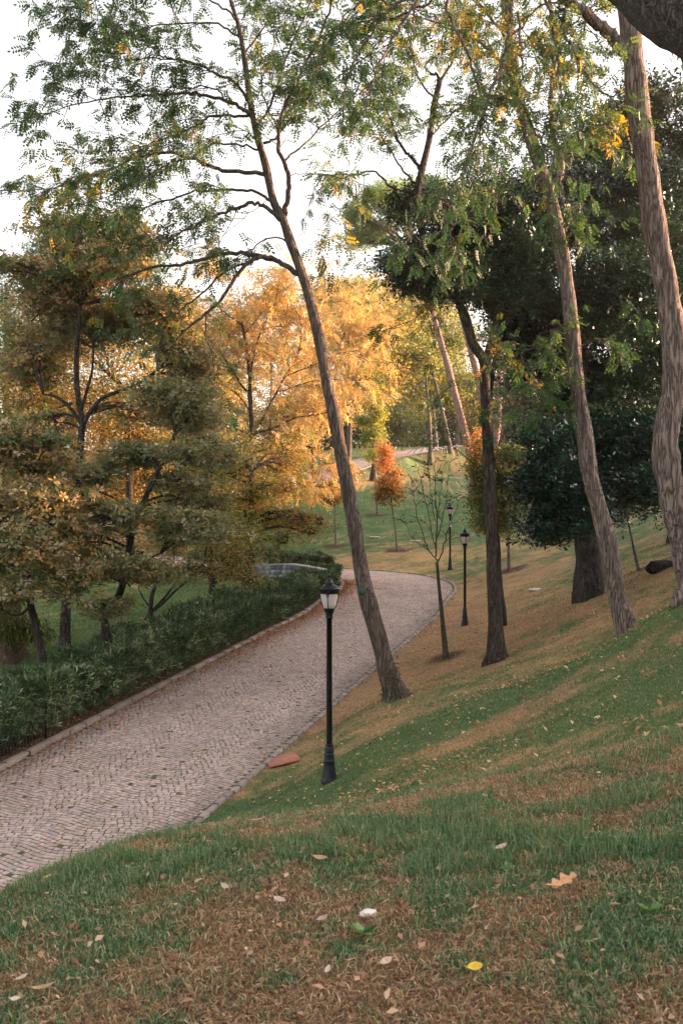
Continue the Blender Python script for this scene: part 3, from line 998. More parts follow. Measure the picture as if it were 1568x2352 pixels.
# --- dark forked tree further back
T2_TRUNK = [(1140, 1522), (1136, 1400), (1130, 1260), (1124, 1120), (1119, 1000), (1114, 900), (1110, 830), (1086, 790), (1066, 725), (1040, 670), (1012, 632), (992, 590), (972, 540), (957, 480), (960, 430), (970, 385), (984, 325), (998, 235), (1010, 185)]
T2B = [
    ([(1010, 190), (1003, 172), (985, 168), (978, 150), (1000, 128), (1040, 108), (1080, 105)], .05, .02, 0),
    ([(968, 392), (945, 362), (924, 340), (899, 285), (876, 212), (850, 140), (820, 60)], .06, .015, -.2),
    ([(955, 420), (925, 392), (897, 345), (862, 290), (840, 240)], .04, .012, .3),
    ([(950, 445), (899, 430), (862, 396), (814, 400), (770, 415), (720, 430)], .045, .01, .1),
    ([(985, 320), (1030, 270), (1080, 220), (1130, 150)], .03, .01, -.2),
    ([(1000, 230), (960, 180), (940, 110), (900, 40), (880, -20)], .035, .012, .2),
    ([(1010, 185), (1040, 140), (1060, 60), (1070, -20)], .05, .02, .1),
    ([(1110, 840), (1060, 815), (1000, 810), (960, 830)], .012, .005, -.5, .5),
    ([(1112, 830), (1180, 845), (1230, 880)], .012, .005, -.5),
    ([(1122, 940), (1085, 900), (1050, 885), (1010, 900)], .010, .004, -.6, .4),
    ([(1128, 1110), (1080, 1060), (1030, 1020), (985, 1000)], .02, .006, -.3, .35),
    ([(1130, 1090), (1150, 1000), (1135, 960)], .018, .006, -.3),
    ([(1150, 1000), (1190, 960), (1220, 940)], .012, .005, -.3, .5),
    ([(1050, 690), (1000, 700), (940, 740), (890, 760)], .02, .006, .2),
]
hero('forked_tree', 'dark ridged trunk forking into two stems, standing right of the bare sapling', 'tree', 25.0, T2_TRUNK, .185, .07, T2B, P_ROB_Y,
     leaf=.21, spacing=.24, tl=(.4, 1.3), per=6, bscale=.8, forks=[([(1112, 850), (1122, 810), (1134, 760), (1142, 700), (1150, 600), (1165, 480)], .13, .06, .3)], mat=mat_bark('brown_bark', (.055, .042, .036), (.13, .10, .085), 9, .17))

# --- tall tree right of centre
T3_TRUNK = [(1450, 1486), (1430, 1420), (1408, 1330), (1396, 1250), (1372, 1160), (1352, 1080), (1343, 1010), (1335, 960), (1322, 870), (1314, 780), (1306, 690), (1292, 600), (1278, 520), (1262, 450), (1238, 380), (1216, 310), (1194, 240), (1178, 160), (1166, 60), (1158, -20), (1150, -90)]
T3B = [
    ([(1272, 440), (1290, 380), (1272, 320), (1264, 250), (1272, 150), (1264, 60), (1262, -30)], .09, .05, .2),
    ([(1180, 180), (1130, 120), (1080, 80), (1020, 60), (950, 30)], .05, .015, -.2),
    ([(1170, 100), (1110, 20), (1050, -20)], .05, .02, .2),
    ([(1195, 250), (1150, 220), (1080, 230), (1010, 280)], .03, .01, .3),
    ([(1268, 180), (1320, 130), (1370, 120)], .03, .012, .2),
    ([(1266, 80), (1310, 60), (1350, 20), (1400, -10)], .03, .012, -.2),
    ([(1215, 320), (1180, 290), (1130, 320), (1090, 370)], .02, .008, .1),
    ([(1240, 400), (1200, 400), (1150, 430), (1120, 470)], .02, .008, -.3),
    ([(1262, 450), (1310, 460), (1340, 500)], .015, .006, -.3),
    ([(1314, 790), (1250, 790), (1200, 810), (1160, 840)], .018, .006, -.4),
    ([(1318, 800), (1370, 780), (1420, 765)], .015, .005, -.4),
    ([(1316, 830), (1270, 870), (1220, 930)], .015, .005, -.4),
    ([(1312, 770), (1260, 760), (1230, 780)], .012, .005, -.3),
    ([(1340, 1000), (1300, 960), (1260, 950)], .012, .005, -.4),
    ([(1262, 300), (1320, 280), (1380, 270), (1410, 290)], .025, .01, .4),
    ([(1270, 380), (1330, 350), (1390, 330), (1420, 320)], .02, .008, .3),
]
hero('tall_tree', 'tall pinkish grey trunk with a knot, on the right slope before the dark evergreen', 'tree', 20.0, T3_TRUNK, .19, .10, T3B, P_ROB_Y,
     leaf=.21, spacing=.19, tl=(.4, 1.3), per=6, bscale=.8)

# --- thick tree at the right edge
T4_TRUNK = [(1606, 1350), (1582, 1290), (1558, 1210), (1545, 1150), (1532, 1080), (1526, 1020), (1534, 960), (1545, 900), (1549, 840), (1545, 760), (1532, 680), (1518, 600), (1502, 520), (1492, 450), (1484, 380), (1474, 310), (1464, 240), (1457, 170), (1450, 100), (1442, 30), (1436, -60), (1430, -140)]
T4B = [
    ([(1458, 130), (1425, 108), (1400, 80), (1370, 52), (1330, 22), (1290, -8), (1240, -40), (1170, -80)], .14, .08, -.3),
    ([(1310, 5), (1290, 50), (1314, 110), (1340, 165), (1375, 205), (1420, 240)], .04, .015, -.6),
    ([(1079, 350), (1050, 420), (1000, 480), (955, 520), (920, 580)], .02, .006, -.1, 1.3),
    ([(1104, 280), (1090, 380), (1060, 470), (1020, 560), (1000, 610)], .02, .006, .2, 1.1),
    ([(1180, -60), (1172, 40), (1154, 140), (1129, 205), (1104, 280), (1079, 350), (1064, 405), (1050, 460)], .045, .012, -.3),
    ([(1154, 130), (1172, 180), (1194, 228), (1224, 298), (1264, 352), (1284, 410), (1292, 450)], .035, .01, -.4),
    ([(1190, 30), (1195, 110), (1198, 170), (1190, 215)], .03, .01, -.2),
    ([(1240, -40), (1264, 40), (1279, 150), (1286, 225), (1276, 285)], .035, .01, -.3),
    ([(1170, -80), (1080, -40), (1024, 10), (1064, 100), (1095, 185), (1112, 255), (1120, 320)], .045, .012, -.2),
    ([(1080, -40), (980, -30), (900, 20), (850, 80), (800, 170), (790, 230)], .045, .012, -.2),
    ([(980, -30), (920, 60), (880, 130), (850, 200), (835, 260)], .035, .01, -.4),
    ([(1020, -20), (960, 20), (900, 40), (830, 50), (760, 90), (700, 150)], .03, .01, .1),
    ([(900, 10), (850, 0), (790, 40), (750, 110), (730, 160)], .025, .01, -.3),
    ([(1300, 0), (1230, 20), (1190, 70), (1110, 110)], .025, .01, .3),
    ([(1440, 30), (1400, 0), (1350, -30)], .03, .012, .3),
    ([(1345, 30), (1330, 90), (1280, 110), (1230, 130)], .02, .008, -.2),
]
hero('thick_tree', 'thickest pinkish trunk with bulging bark, cut by the right edge of the view', 'tree', 17.0, T4_TRUNK, .225, .17, T4B, P_ROB,
     leaf=.18, spacing=.20, tl=(.35, 1.1), per=5, keyf=.4, bscale=.85)

# --- overhanging limb in the top right corner (near the camera)
acc = Acc()
p = smooth_path([P(1405, -60, 7.5), P(1470, -15, 7.4), P(1520, 22, 7.2), P(1590, 60, 7.0), P(1700, 110, 6.8), P(1900, 160, 6.6)], 8)
tube(acc, p, np.linspace(.16, .26, len(p)), 20, .08)
p2 = smooth_path([P(1900, 160, 6.6), P(2050, 500, 6.6), P(2080, 1000, 6.7), P(2100, 1500, 6.8)], 8); p2[-1][2] = gz(p2[-1][0], p2[-1][1]) - .2
tube(acc, p2, np.linspace(.27, .42, len(p2)), 20, .08)
lb = np.array((p2[-1][0], p2[-1][1], gz(p2[-1][0], p2[-1][1])))
root = empty('overhanging_tree', lb, 'thick dark rough limb reaching into the top right corner', 'tree')
acc.build('trunk', mat_bark('rough_bark', (.05, .042, .036), (.16, .13, .115), 16, .5, 1.0), root, True)
acc = Acc(); la = Acc()
tp = [smooth_path([P(1530, 40, 7.1), P(1560, 120, 7.2), P(1580, 200, 7.2), P(1575, 260, 7.2)], 4), smooth_path([P(1500, 20, 7.2), P(1530, 90, 7.3), P(1545, 130, 7.3)], 4)]
for q in tp: tube(acc, q, np.linspace(.012, .003, len(q)), 5)
acc.build('branches', BARK_DARK, root, True)
S, D, R = sample_path(tp, .05, .3)
add_leaves(la, S, .07 * rng.uniform(.7, 1.2, len(S)), T_LEAF, palette(P_ROB, len(S)), D, .6)
la.build('crown', LEAF, root)

# --- the dark evergreen mass on the right
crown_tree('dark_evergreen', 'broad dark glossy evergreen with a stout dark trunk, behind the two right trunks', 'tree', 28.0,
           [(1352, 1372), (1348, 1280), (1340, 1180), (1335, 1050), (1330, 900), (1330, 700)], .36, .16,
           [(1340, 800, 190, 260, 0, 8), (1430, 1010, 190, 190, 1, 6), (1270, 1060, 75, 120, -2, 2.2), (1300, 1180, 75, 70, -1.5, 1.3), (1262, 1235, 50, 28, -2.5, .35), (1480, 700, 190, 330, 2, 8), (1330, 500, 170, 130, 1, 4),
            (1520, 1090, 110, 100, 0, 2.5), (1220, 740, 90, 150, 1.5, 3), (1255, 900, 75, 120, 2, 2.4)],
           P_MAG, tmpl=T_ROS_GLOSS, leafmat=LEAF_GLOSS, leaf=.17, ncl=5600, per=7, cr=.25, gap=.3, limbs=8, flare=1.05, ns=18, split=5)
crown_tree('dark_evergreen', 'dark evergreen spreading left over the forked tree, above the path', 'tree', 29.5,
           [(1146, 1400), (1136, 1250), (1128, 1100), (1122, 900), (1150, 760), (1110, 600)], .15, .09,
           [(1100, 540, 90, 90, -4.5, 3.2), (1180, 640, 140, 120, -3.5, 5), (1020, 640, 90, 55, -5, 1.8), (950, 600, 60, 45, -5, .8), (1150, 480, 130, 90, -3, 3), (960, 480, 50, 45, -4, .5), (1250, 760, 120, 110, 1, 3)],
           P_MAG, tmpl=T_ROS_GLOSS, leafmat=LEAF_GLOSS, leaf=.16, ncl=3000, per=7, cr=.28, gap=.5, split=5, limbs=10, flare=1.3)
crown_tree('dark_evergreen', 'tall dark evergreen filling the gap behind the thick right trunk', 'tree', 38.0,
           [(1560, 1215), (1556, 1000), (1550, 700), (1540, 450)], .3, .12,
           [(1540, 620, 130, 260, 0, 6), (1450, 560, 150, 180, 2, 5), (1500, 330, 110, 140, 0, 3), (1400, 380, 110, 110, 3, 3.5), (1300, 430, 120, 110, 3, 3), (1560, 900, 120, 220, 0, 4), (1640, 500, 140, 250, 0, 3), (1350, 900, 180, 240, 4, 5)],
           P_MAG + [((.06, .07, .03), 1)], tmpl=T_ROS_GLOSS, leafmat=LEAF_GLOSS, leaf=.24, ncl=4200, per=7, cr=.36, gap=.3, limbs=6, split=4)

# --- trees left of the path
crown_tree('oak_tree', 'tallest brown and olive leaved oak left of the path, with a forked trunk', 'tree', 27.0,
           [(148, 1515), (152, 1400), (160, 1300), (168, 1200), (178, 1100), (186, 1010), (190, 965), (182, 930), (176, 860), (178, 780), (185, 700)], .15, .05,
           [(210, 630, 130, 110, 0, 6), (120, 700, 75, 110, 1, 3), (280, 770, 110, 100, 1.5, 4), (110, 840, 70, 80, 2, 2.0), (350, 720, 90, 100, 1, 3), (420, 830, 80, 80, 1, 2.4), (60, 800, 60, 90, 2, 1.5), (260, 550, 80, 50, 0, 1.8), (340, 960, 90, 45, 2, 1.2), (90, 980, 70, 50, 1, 1.0), (30, 610, 45, 30, 0, .5), (140, 540, 60, 40, 0, 1)],
           P_OAK, tmpl=T_ROS, leaf=.17, ncl=1700, per=7, cr=.34, gap=.5, flatc=.28, split=4, limbs=4,
           extra=[([(188, 985), (205, 950), (235, 915), (280, 897), (320, 880), (360, 850)], .07, .03, -.1), ([(188, 975), (160, 935), (130, 912), (100, 905)], .06, .025, .1),
                  ([(188, 940), (202, 890), (212, 850), (215, 800)], .05, .025, .2)])
crown_tree('oak_tree', 'grey green leaved oak with a crooked mossy trunk, right behind the hedge', 'tree', 25.5,
           [(247, 1482), (242, 1420), (248, 1395), (270, 1375), (285, 1330), (295, 1270), (310, 1200), (340, 1130), (372, 1065), (402, 1000)], .12, .05,
           [(400, 960, 100, 80, 1, 3.4), (300, 1060, 70, 45, 1, 1.4), (440, 1120, 90, 60, 1, 2.6), (250, 1190, 60, 40, -.8, 1.3), (430, 1215, 80, 38, -1, 2.0), (220, 1090, 60, 35, 1.2, 1), (330, 1300, 90, 35, -1.2, 1.7), (200, 1310, 60, 40, -1, 1.2), (470, 1030, 60, 50, 0, 1.4), (250, 1400, 40, 20, -.6, .4), (160, 1230, 40, 30, -.6, .7)],
           P_OAK_G, tmpl=T_ROS, leaf=.16, ncl=1150, per=7, cr=.32, gap=.6, flatc=.25, split=4, limbs=7, flare=1.2,
           extra=[([(285, 1330), (330, 1290), (370, 1270)], .04, .02, 0), ([(310, 1200), (270, 1150), (230, 1130)], .04, .02, 0)])
crown_tree('oak_tree', 'oak with pinkish brown leaves and a leaning trunk, leftmost behind the hedge', 'tree', 24.0,
           [(103, 1535), (92, 1480), (78, 1420), (68, 1370), (62, 1280), (60, 1200), (70, 1120), (90, 1050)], .11, .045,
           [(60, 1120, 90, 90, 0, 3), (30, 1000, 60, 80, 0, 2), (70, 1260, 95, 75, -1, 3), (150, 1330, 70, 50, -1, 1.6), (20, 1350, 50, 45, -1, 1), (130, 1180, 70, 60, 0, 2), (120, 1050, 60, 50, 0, 1.2), (30, 1180, 50, 60, 0, 1)],
           P_OAK, tmpl=T_ROS, leaf=.16, ncl=950, per=7, cr=.32, gap=.6, flatc=.25, split=4, limbs=7, flare=1.2,
           extra=[([(72, 1390), (50, 1410), (28, 1412), (5, 1400)], .04, .02, 0), ([(70, 1385), (90, 1360), (110, 1345)], .03, .015, 0)])
crown_tree('spreading_tree', 'low tree of several thin spreading stems behind the hedge', 'tree', 30.0,
           [(348, 1440), (346, 1400), (352, 1360), (370, 1320), (400, 1290)], .09, .04,
           [(480, 1210, 90, 70, 0, 3), (400, 1250, 70, 50, 0, 2), (540, 1290, 70, 45, 0, 1.5), (450, 1310, 60, 30, -.5, .8)],
           P_OLIVE, tmpl=T_LEAF, leaf=.09, ncl=600, per=14, cr=.34, gap=.6, flatc=.3, limbs=14, flare=1.1,
           extra=[([(348, 1405), (375, 1385), (405, 1355), (440, 1325), (470, 1290)], .05, .02, 0), ([(348, 1400), (330, 1375), (318, 1350)], .03, .015, 0), ([(305, 1460), (340, 1415), (380, 1370), (410, 1330), (440, 1290)], .055, .02, 0)])
crown_tree('olive_leaved_tree', 'small olive green tree in front of the stone wall, right trunk of a pair', 'tree', 39.0,
           [(564, 1376), (567, 1320), (572, 1250), (577, 1180), (578, 1080)], .17, .09,
           [(560, 1110, 130, 110, 1, 5), (470, 1060, 110, 100, 2, 3), (600, 1220, 110, 70, 0, 3), (500, 1180, 100, 80, 0, 3), (680, 1210, 55, 45, -1, 1.3), (720, 1195, 30, 18, -1, .4), (620, 1050, 80, 70, 2, 2), (640, 1140, 70, 60, 0, 2)],
           P_OLIVE, tmpl=T_LEAF, leaf=.12, ncl=2300, per=11, cr=.30, gap=.6, limbs=4, split=4, toppal=P_BROWNOR, topf=lambda h, p: np.clip((p[:, 0] + 3.2) * .5, 0.1, .8))
crown_tree('olive_leaved_tree', 'small olive green tree left of the one before the stone wall', 'tree', 35.0,
           [(490, 1408), (487, 1360), (484, 1300), (480, 1230), (470, 1150)], .13, .07,
           [(450, 1120, 100, 90, 1, 3), (520, 1230, 80, 50, 0, 1.6), (400, 1180, 80, 70, 1, 2), (560, 1330, 50, 20, 0, .4)],
           P_OLIVE, tmpl=T_LEAF, leaf=.11, ncl=1000, per=11, cr=.3, gap=.6, limbs=6, split=4)

YB = [
    ([(577, 970), (572, 900), (574, 834), (566, 786), (552, 745), (540, 700)], .07, .02, .2),
    ([(574, 880), (580, 830), (600, 760), (627, 706), (640, 650)], .05, .015, -.2),
    ([(598, 975), (625, 920), (655, 866), (686, 812), (706, 758), (720, 700)], .06, .015, .3),
    ([(566, 900), (530, 846), (492, 790), (460, 750), (440, 700)], .05, .015, -.1),
    ([(577, 1000), (620, 985), (680, 960), (740, 950), (800, 930)], .05, .012, -.2),
    ([(577, 950), (540, 900), (500, 880), (450, 870)], .035, .012, .2),
    ([(577, 1040), (640, 1030), (700, 1040), (760, 1070), (800, 1080)], .04, .01, .2),
    ([(577, 1060), (620, 1080), (680, 1110), (740, 1120)], .035, .01, -.2),
    ([(640, 900), (700, 880), (760, 870), (820, 890), (860, 900)], .03, .01, .2),
    ([(655, 866), (740, 830), (790, 810), (850, 830)], .03, .01, -.3),
    ([(600, 760), (660, 740), (730, 700), (790, 690)], .03, .01, .3),
    ([(560, 770), (610, 700), (600, 640), (620, 600)], .03, .01, .3),
    ([(552, 745), (500, 700), (480, 640), (500, 600)], .03, .01, -.3),
    ([(686, 812), (690, 740), (660, 670), (680, 630)], .03, .01, -.3),
    ([(530, 846), (480, 830), (430, 800), (400, 780)], .03, .01, .1),
    ([(577, 1000), (530, 980), (480, 960), (430, 980)], .03, .01, .1),
]
hero('yellow_tree', 'golden orange feathery leaved tree glowing behind the leaning trunk', 'tree', 46.0,
     [(577, 1362), (577, 1250), (577, 1150), (578, 1040), (577, 960), (574, 880), (566, 800), (555, 740)], .17, .05, YB, P_YEL, mat=BARK_DARK,
     leaf=.50, spacing=.20, tl=(.8, 2.2), per=4, tmpl=T_PIN_FINE, sub=3)

# --- golden and green trees further back, beyond the lawn (each its own thing)
FARG = 'trees beyond the upper lawn'
def far_tree(label, d, base, top, blobs, pal, r=.25, mat=BARK_GREY, leaf=.3, ncl=500, per=14, cr=.8, tmpl=T_LEAF, gap=.4, name='park_tree', extra=(), **kw):
    (bx, by), (tx, ty) = base, top
    tr = [(bx, by), (bx * .6 + tx * .4 + 3, by * .6 + ty * .4), (tx, ty)]
    return crown_tree(name, label, 'tree', d, tr, r, r * .4, blobs, pal, mat=mat, tmpl=tmpl, leaf=leaf, ncl=ncl, per=per, cr=cr, gap=gap, group=FARG, limbs=7, ns=10, twigr=.03, extra=extra, **kw)


far_tree('golden tree right behind the leaning trunk, above the lime sapling', 88, (800, 1090), (800, 760), [(790, 740, 100, 110, 0, 4), (740, 850, 90, 80, 0, 3), (850, 800, 60, 90, 0, 2), (800, 930, 70, 45, 0, 1.2)], P_YEL, ncl=900, leaf=.42, tmpl=T_PIN_FINE, per=10)
far_tree('rusty yellow tree left of the stone pine', 100, (860, 1050), (870, 760), [(830, 690, 70, 70, 0, 2), (890, 760, 70, 90, 0, 3), (880, 860, 60, 60, 0, 2)], P_YGREEN + [((.45, .25, .08), 3)], ncl=700, leaf=.4)
far_tree('olive green tree beyond the far road, left of the pinkish trunks', 125, (1000, 1010), (980, 850), [(960, 860, 90, 80, 0, 3), (930, 930, 80, 45, 0, 2), (1010, 780, 80, 90, 0, 3)], P_YGREEN, ncl=900, leaf=.45)
far_tree('yellow green tree behind the child', 135, (1050, 1000), (1050, 850), [(1050, 880, 60, 70, 0, 2), (1090, 920, 45, 60, 0, 1.5), (1040, 780, 60, 70, 0, 2)], P_YGREEN + [((.5, .38, .05), 3)], ncl=700, leaf=.45)
far_tree('pale grey green tree above the golden trees', 140, (895, 1020), (900, 800), [(895, 770, 50, 50, 0, 2), (950, 710, 60, 60, 0, 2)], [((.25, .25, .13), 2), ((.35, .28, .12), 2)], ncl=450, leaf=.5)
far_tree('dark round tree at the inner edge of the far road', 104, (880, 1060), (880, 1000), [(905, 985, 60, 45, 0, 3), (880, 940, 40, 35, 2, 1.5)], P_DARK + [((.07, .10, .03), 2)], ncl=500, leaf=.35)
far_tree('tall leaning pale trunk beside the far road', 108, (1040, 1072), (985, 820), [(975, 800, 50, 45, 0, 1)], P_YGREEN, r=.28, ncl=200, leaf=.4)
far_tree('straight pale trunk left of the leaning one', 103, (988, 1072), (975, 840), [(960, 830, 50, 40, 0, 1)], P_YGREEN, r=.28, ncl=200, leaf=.4)
far_tree('thin dark tree standing right of the child', 122, (1062, 1020), (1040, 900), [(1050, 880, 40, 40, 0, 1)], P_YGREEN, r=.2, ncl=150, leaf=.4, mat=BARK_DARK)
far_tree('dark trunk between the lime sapling and the far road', 86, (857, 1093), (853, 980), [(850, 880, 50, 60, 1, 1)], P_YGREEN, r=.22, ncl=200, leaf=.3, mat=BARK_DARK)
far_tree('thin dark trunk on the upper road edge behind the leaning tree', 78, (716, 1130), (716, 1010), [(715, 930, 60, 60, 0, 1)], P_YEL, r=.2, ncl=200, leaf=.35, mat=BARK_DARK)
far_tree('pinkish trunk behind the left side of the forked tree', 60, (1128, 1012), (1058, 720), [(1060, 640, 60, 40, 1, 1)], P_RUST + P_PINE, r=.38, ncl=200, leaf=.3, mat=BARK_PINE, name='pine_tree')
far_tree('pinkish trunk behind the right side of the forked tree', 60, (1136, 1010), (1150, 760), [(1190, 640, 60, 60, 1, 1)], P_RUST + P_PINE, r=.40, ncl=200, leaf=.3, mat=BARK_PINE, name='pine_tree')
far_tree('white barked tree with rust red leaves left of the dark evergreen', 75, (1213, 1068), (1222, 960), [(1200, 930, 45, 40, 0, 2), (1235, 950, 35, 50, 0, 1.5)], P_RUST, r=.2, ncl=260, leaf=.26, cr=.5, mat=mat_plain('white_bark', (.55, .48, .45), .8), name='white_barked_tree')
# stone pine
sp = far_tree('umbrella shaped pale green stone pine under the bright sky', 75, (1090, 1085), (960, 600), [(890, 475, 95, 50, 0, 3), (850, 495, 65, 42, 0, 2.4), (950, 440, 90, 48, 2, 3), (832, 535, 50, 32, 0, 1.5)],
              [((.20, .30, .17), 3), ((.28, .38, .22), 2), ((.12, .20, .11), 1)], r=.35, ncl=1900, leaf=.24, per=18, cr=.4, tmpl=T_NARROW, split=4, mat=BARK_PINE, name='stone_pine', gap=.2)
# wood behind
k = 0
WOOD = [('dark blue green conifer at the left edge', 60, (10, 1330), (15, 650), [(5, 700, 60, 100, 0, 4), (20, 850, 70, 110, 0, 4), (40, 1010, 70, 90, 0, 3)], P_PINE, .16, 1500),
        ('blue green tree rising behind the tallest oak', 62, (150, 1300), (190, 600), [(200, 600, 130, 90, 0, 4), (320, 590, 60, 70, 0, 2), (120, 580, 50, 50, 0, 1)], P_PINE, .2, 1300),
        ('green tree between the tallest oak and the yellow tree', 72, (400, 1270), (400, 700), [(400, 740, 70, 90, 0, 3), (430, 900, 110, 110, 0, 4)], P_OLIVE + P_YEL[:2], .26, 1100),
        ('golden brown tree low behind the oaks', 58, (230, 1310), (240, 900), [(100, 900, 110, 80, 0, 3), (230, 1000, 130, 110, 0, 4), (330, 1120, 120, 90, 0, 3)], P_BROWNOR, .22, 1500),
        ('orange brown tree low behind the leftmost oak', 55, (60, 1320), (80, 1000), [(110, 1100, 120, 110, 0, 4), (60, 1240, 110, 70, 0, 3), (250, 1210, 130, 80, 0, 3)], P_BROWNOR + P_OLIVE, .2, 1500),
        ('olive tree deep behind the paired trunks', 66, (480, 1290), (480, 1050), [(420, 1180, 120, 90, 0, 4), (540, 1210, 110, 60, 0, 3), (640, 1110, 90, 60, 0, 2)], P_OLIVE, .24, 1300),
        ('broad brown tree filling the gaps behind the two big oaks', 50, (300, 1350), (290, 900), [(250, 820, 190, 140, 0, 5), (120, 760, 110, 130, 0, 3), (330, 980, 150, 120, 0, 4), (60, 930, 100, 120, 0, 3)], P_OLIVE + P_BROWNOR[:2], .2, 2200),
        ('orange tree beyond the bend of the path', 80, (560, 1160), (560, 950), [(520, 960, 120, 110, 0, 4), (650, 990, 90, 80, 0, 3)], P_YEL + P_OLIVE, .32, 900)]
for (lb, d, base, top, blobs, pal, lf, nc) in WOOD:
    far_tree(lb, d, base, top, blobs, pal, ncl=nc, leaf=lf, cr=.5, mat=BARK_DARK, gap=.3)
# dark belt of trees beyond the far road
for (lb, bx, by, d, w, h) in [('dark tree of the belt, behind the golden tree', 700, 1010, 130, 90, 90), ('dark tree of the belt, left of the lime sapling', 790, 990, 138, 85, 80), ('dark tree of the belt, right of the lime sapling', 930, 975, 145, 80, 70),
                              ('dark tree of the belt, behind the leaning pale trunk', 1020, 970, 150, 80, 75), ('dark tree of the belt, above the end of the far road', 1110, 960, 150, 70, 80), ('dark tree of the belt, right of the pinkish trunks', 1210, 950, 140, 80, 90)]:
    far_tree(lb, d, (bx, by + 60), (bx, by - 60), [(bx, by, w, h * .8, 0, 3), (bx + 10, by + 55, w * .9, 32, 1, 1.3), (bx - 20, by - 60, w * .8, h * .6, 0, 2)], P_DARK, ncl=700, leaf=.55, cr=.9, per=16, mat=BARK_DARK, gap=.1)
for (lb, bx, by, d, w, h) in [('hazy golden tree on the skyline, left of the leaning trunk', 470, 760, 170, 110, 130), ('hazy golden tree on the skyline, right of the leaning trunk', 780, 680, 180, 80, 70), ('hazy rust tree on the skyline below the stone pine', 860, 690, 175, 70, 90), ('hazy golden tree on the skyline, behind the yellow tree', 620, 720, 185, 110, 110), ('hazy brown tree on the skyline beside the stone pine', 960, 680, 165, 90, 100)]:
    far_tree(lb, d, (bx, by + 260), (bx, by - 20), [(bx, by, w, h * .6, 0, 3), (bx + 20, by + 90, w, h * .7, 0, 3)], P_YEL + [((.2, .16, .07), 5)], ncl=900, leaf=.7, cr=1.2, per=12, mat=BARK_GREY, gap=.3)

# --- young trees planted on the lawn
def sapling(label, d, base, trunk, blobs, pal, r=.05, **kw):
    a = dict(leaf=.15, ncl=260, per=16, cr=.17, gap=.6, limbs=8, flare=1.2, mat=BARK_LIGHT, ns=8, group='young trees on the lawn', twigr=.006)
    a.update(kw)
    return crown_tree('sapling', label, 'young tree', d, [base] + trunk, r, r * .5, blobs, pal, **a)


sapling('bright orange red young tree on the lawn', 55, (912, 1265), [(905, 1200), (898, 1150), (890, 1060)], [(894, 1135, 31, 28, 0, 2.4), (880, 1105, 18, 24, 0, 1), (902, 1095, 18, 26, 0, 1), (885, 1070, 20, 30, 0, 1.5), (880, 1035, 10, 26, 0, .6), (892, 1045, 8, 18, 0, .3), (872, 1140, 12, 14, 0, .4)], P_BROWNOR, toppal=P_ORANGE,
        topf=lambda h, p: sstep(.25, .55, h - (p[:, 0] - 2.6) * .22 + rng.normal(0, .12, len(h))), ncl=420)
sapling('lime yellow young tree behind the orange one', 68, (866, 1185), [(864, 1130), (860, 1060), (852, 960)], [(858, 1045, 20, 18, 0, .7), (842, 1010, 18, 18, 0, .7), (868, 1000, 20, 20, 0, .8), (835, 965, 20, 18, 0, .8), (862, 955, 24, 22, 0, 1), (850, 925, 20, 18, 0, .7), (870, 925, 12, 14, 0, .3)], P_LIME, leaf=.19, ncl=380, cr=.24, r=.06)
sapling('small brown green young tree left of the leaning trunk', 58, (771, 1255), [(769, 1200), (768, 1160), (768, 1110)], [(768, 1120, 36, 34, 0, 2), (760, 1145, 34, 18, 0, 1)], P_BROWNOR, ncl=260)
sapling('bushy young tree with an orange tip behind the forked trunk', 45, (1168, 1312), [(1167, 1260), (1166, 1210), (1150, 1130), (1120, 1060)], [(1140, 1170, 72, 62, 0, 4), (1150, 1110, 66, 60, 0, 3.5), (1115, 1060, 42, 50, 0, 1.6), (1097, 1010, 11, 26, 0, .35), (1170, 1050, 38, 34, 0, .9)],
        [((.10, .15, .04), 4), ((.18, .19, .05), 3), ((.36, .27, .06), 1.5), ((.06, .10, .035), 3)], toppal=P_ORANGE, topf=lambda h, p: sstep(.62, .9, h + rng.normal(0, .10, len(h))) * .85 * (p[:, 0] < 6.8), ncl=1200, leaf=.18, r=.07, cr=.22)
sapling('thin leafless young tree with leaning stem below the dark evergreen', 31, (1466, 1312), [(1452, 1250), (1442, 1200), (1430, 1150)], [(1435, 1150, 40, 30, 0, 1)], P_MAG, ncl=24, per=5, r=.045, mat=BARK_GREY)
sapling('thin second stem leaning against the stout dark trunk', 30, (1386, 1348), [(1378, 1290), (1368, 1220), (1360, 1150)], [(1350, 1120, 30, 30, 0, 1)], P_MAG, ncl=24, per=5, r=.05, mat=BARK_GREY)

# bare sapling with ascending thin branches
SB = [([(1006, 1290), (985, 1262), (965, 1210), (952, 1150), (945, 1100)], .018, .006, .1), ([(1000, 1280), (1003, 1200), (1000, 1130), (998, 1060)], .02, .006, 0), ([(1008, 1290), (1025, 1230), (1040, 1190), (1052, 1150)], .018, .005, -.1),
      ([(1000, 1270), (985, 1190), (972, 1130), (960, 1075)], .014, .005, .2), ([(1001, 1250), (1018, 1180), (1028, 1110), (1032, 1060)], .014, .005, .1), ([(1002, 1200), (990, 1140), (983, 1080), (978, 1050)], .010, .004, 0), ([(1003, 1190), (1012, 1120), (1016, 1070)], .010, .004, .2),
      ([(985, 1262), (950, 1240), (930, 1200), (915, 1160)], .010, .004, -.1)]
hero('sapling', 'nearly bare young tree with upswept thin branches beside the bend', 'young tree', 27.0, [(1024, 1510), (1018, 1450), (1012, 1390), (1006, 1330), (1003, 1290)], .075, .035, SB,
     [((.04, .06, .03), 3), ((.09, .1, .04), 2), ((.25, .2, .06), .6)], mat=mat_bark('mossy_bark', (.07, .065, .04), (.17, .15, .10), 18, .4, .5), leaf=.09, spacing=.20, tl=(.2, .55), per=4, tmpl=T_LEAF, sub=2, group='young trees on the lawn', flare=1.1, only=lambda p: (p[:, 2] > .35) | (rng.random(len(p)) < .25))

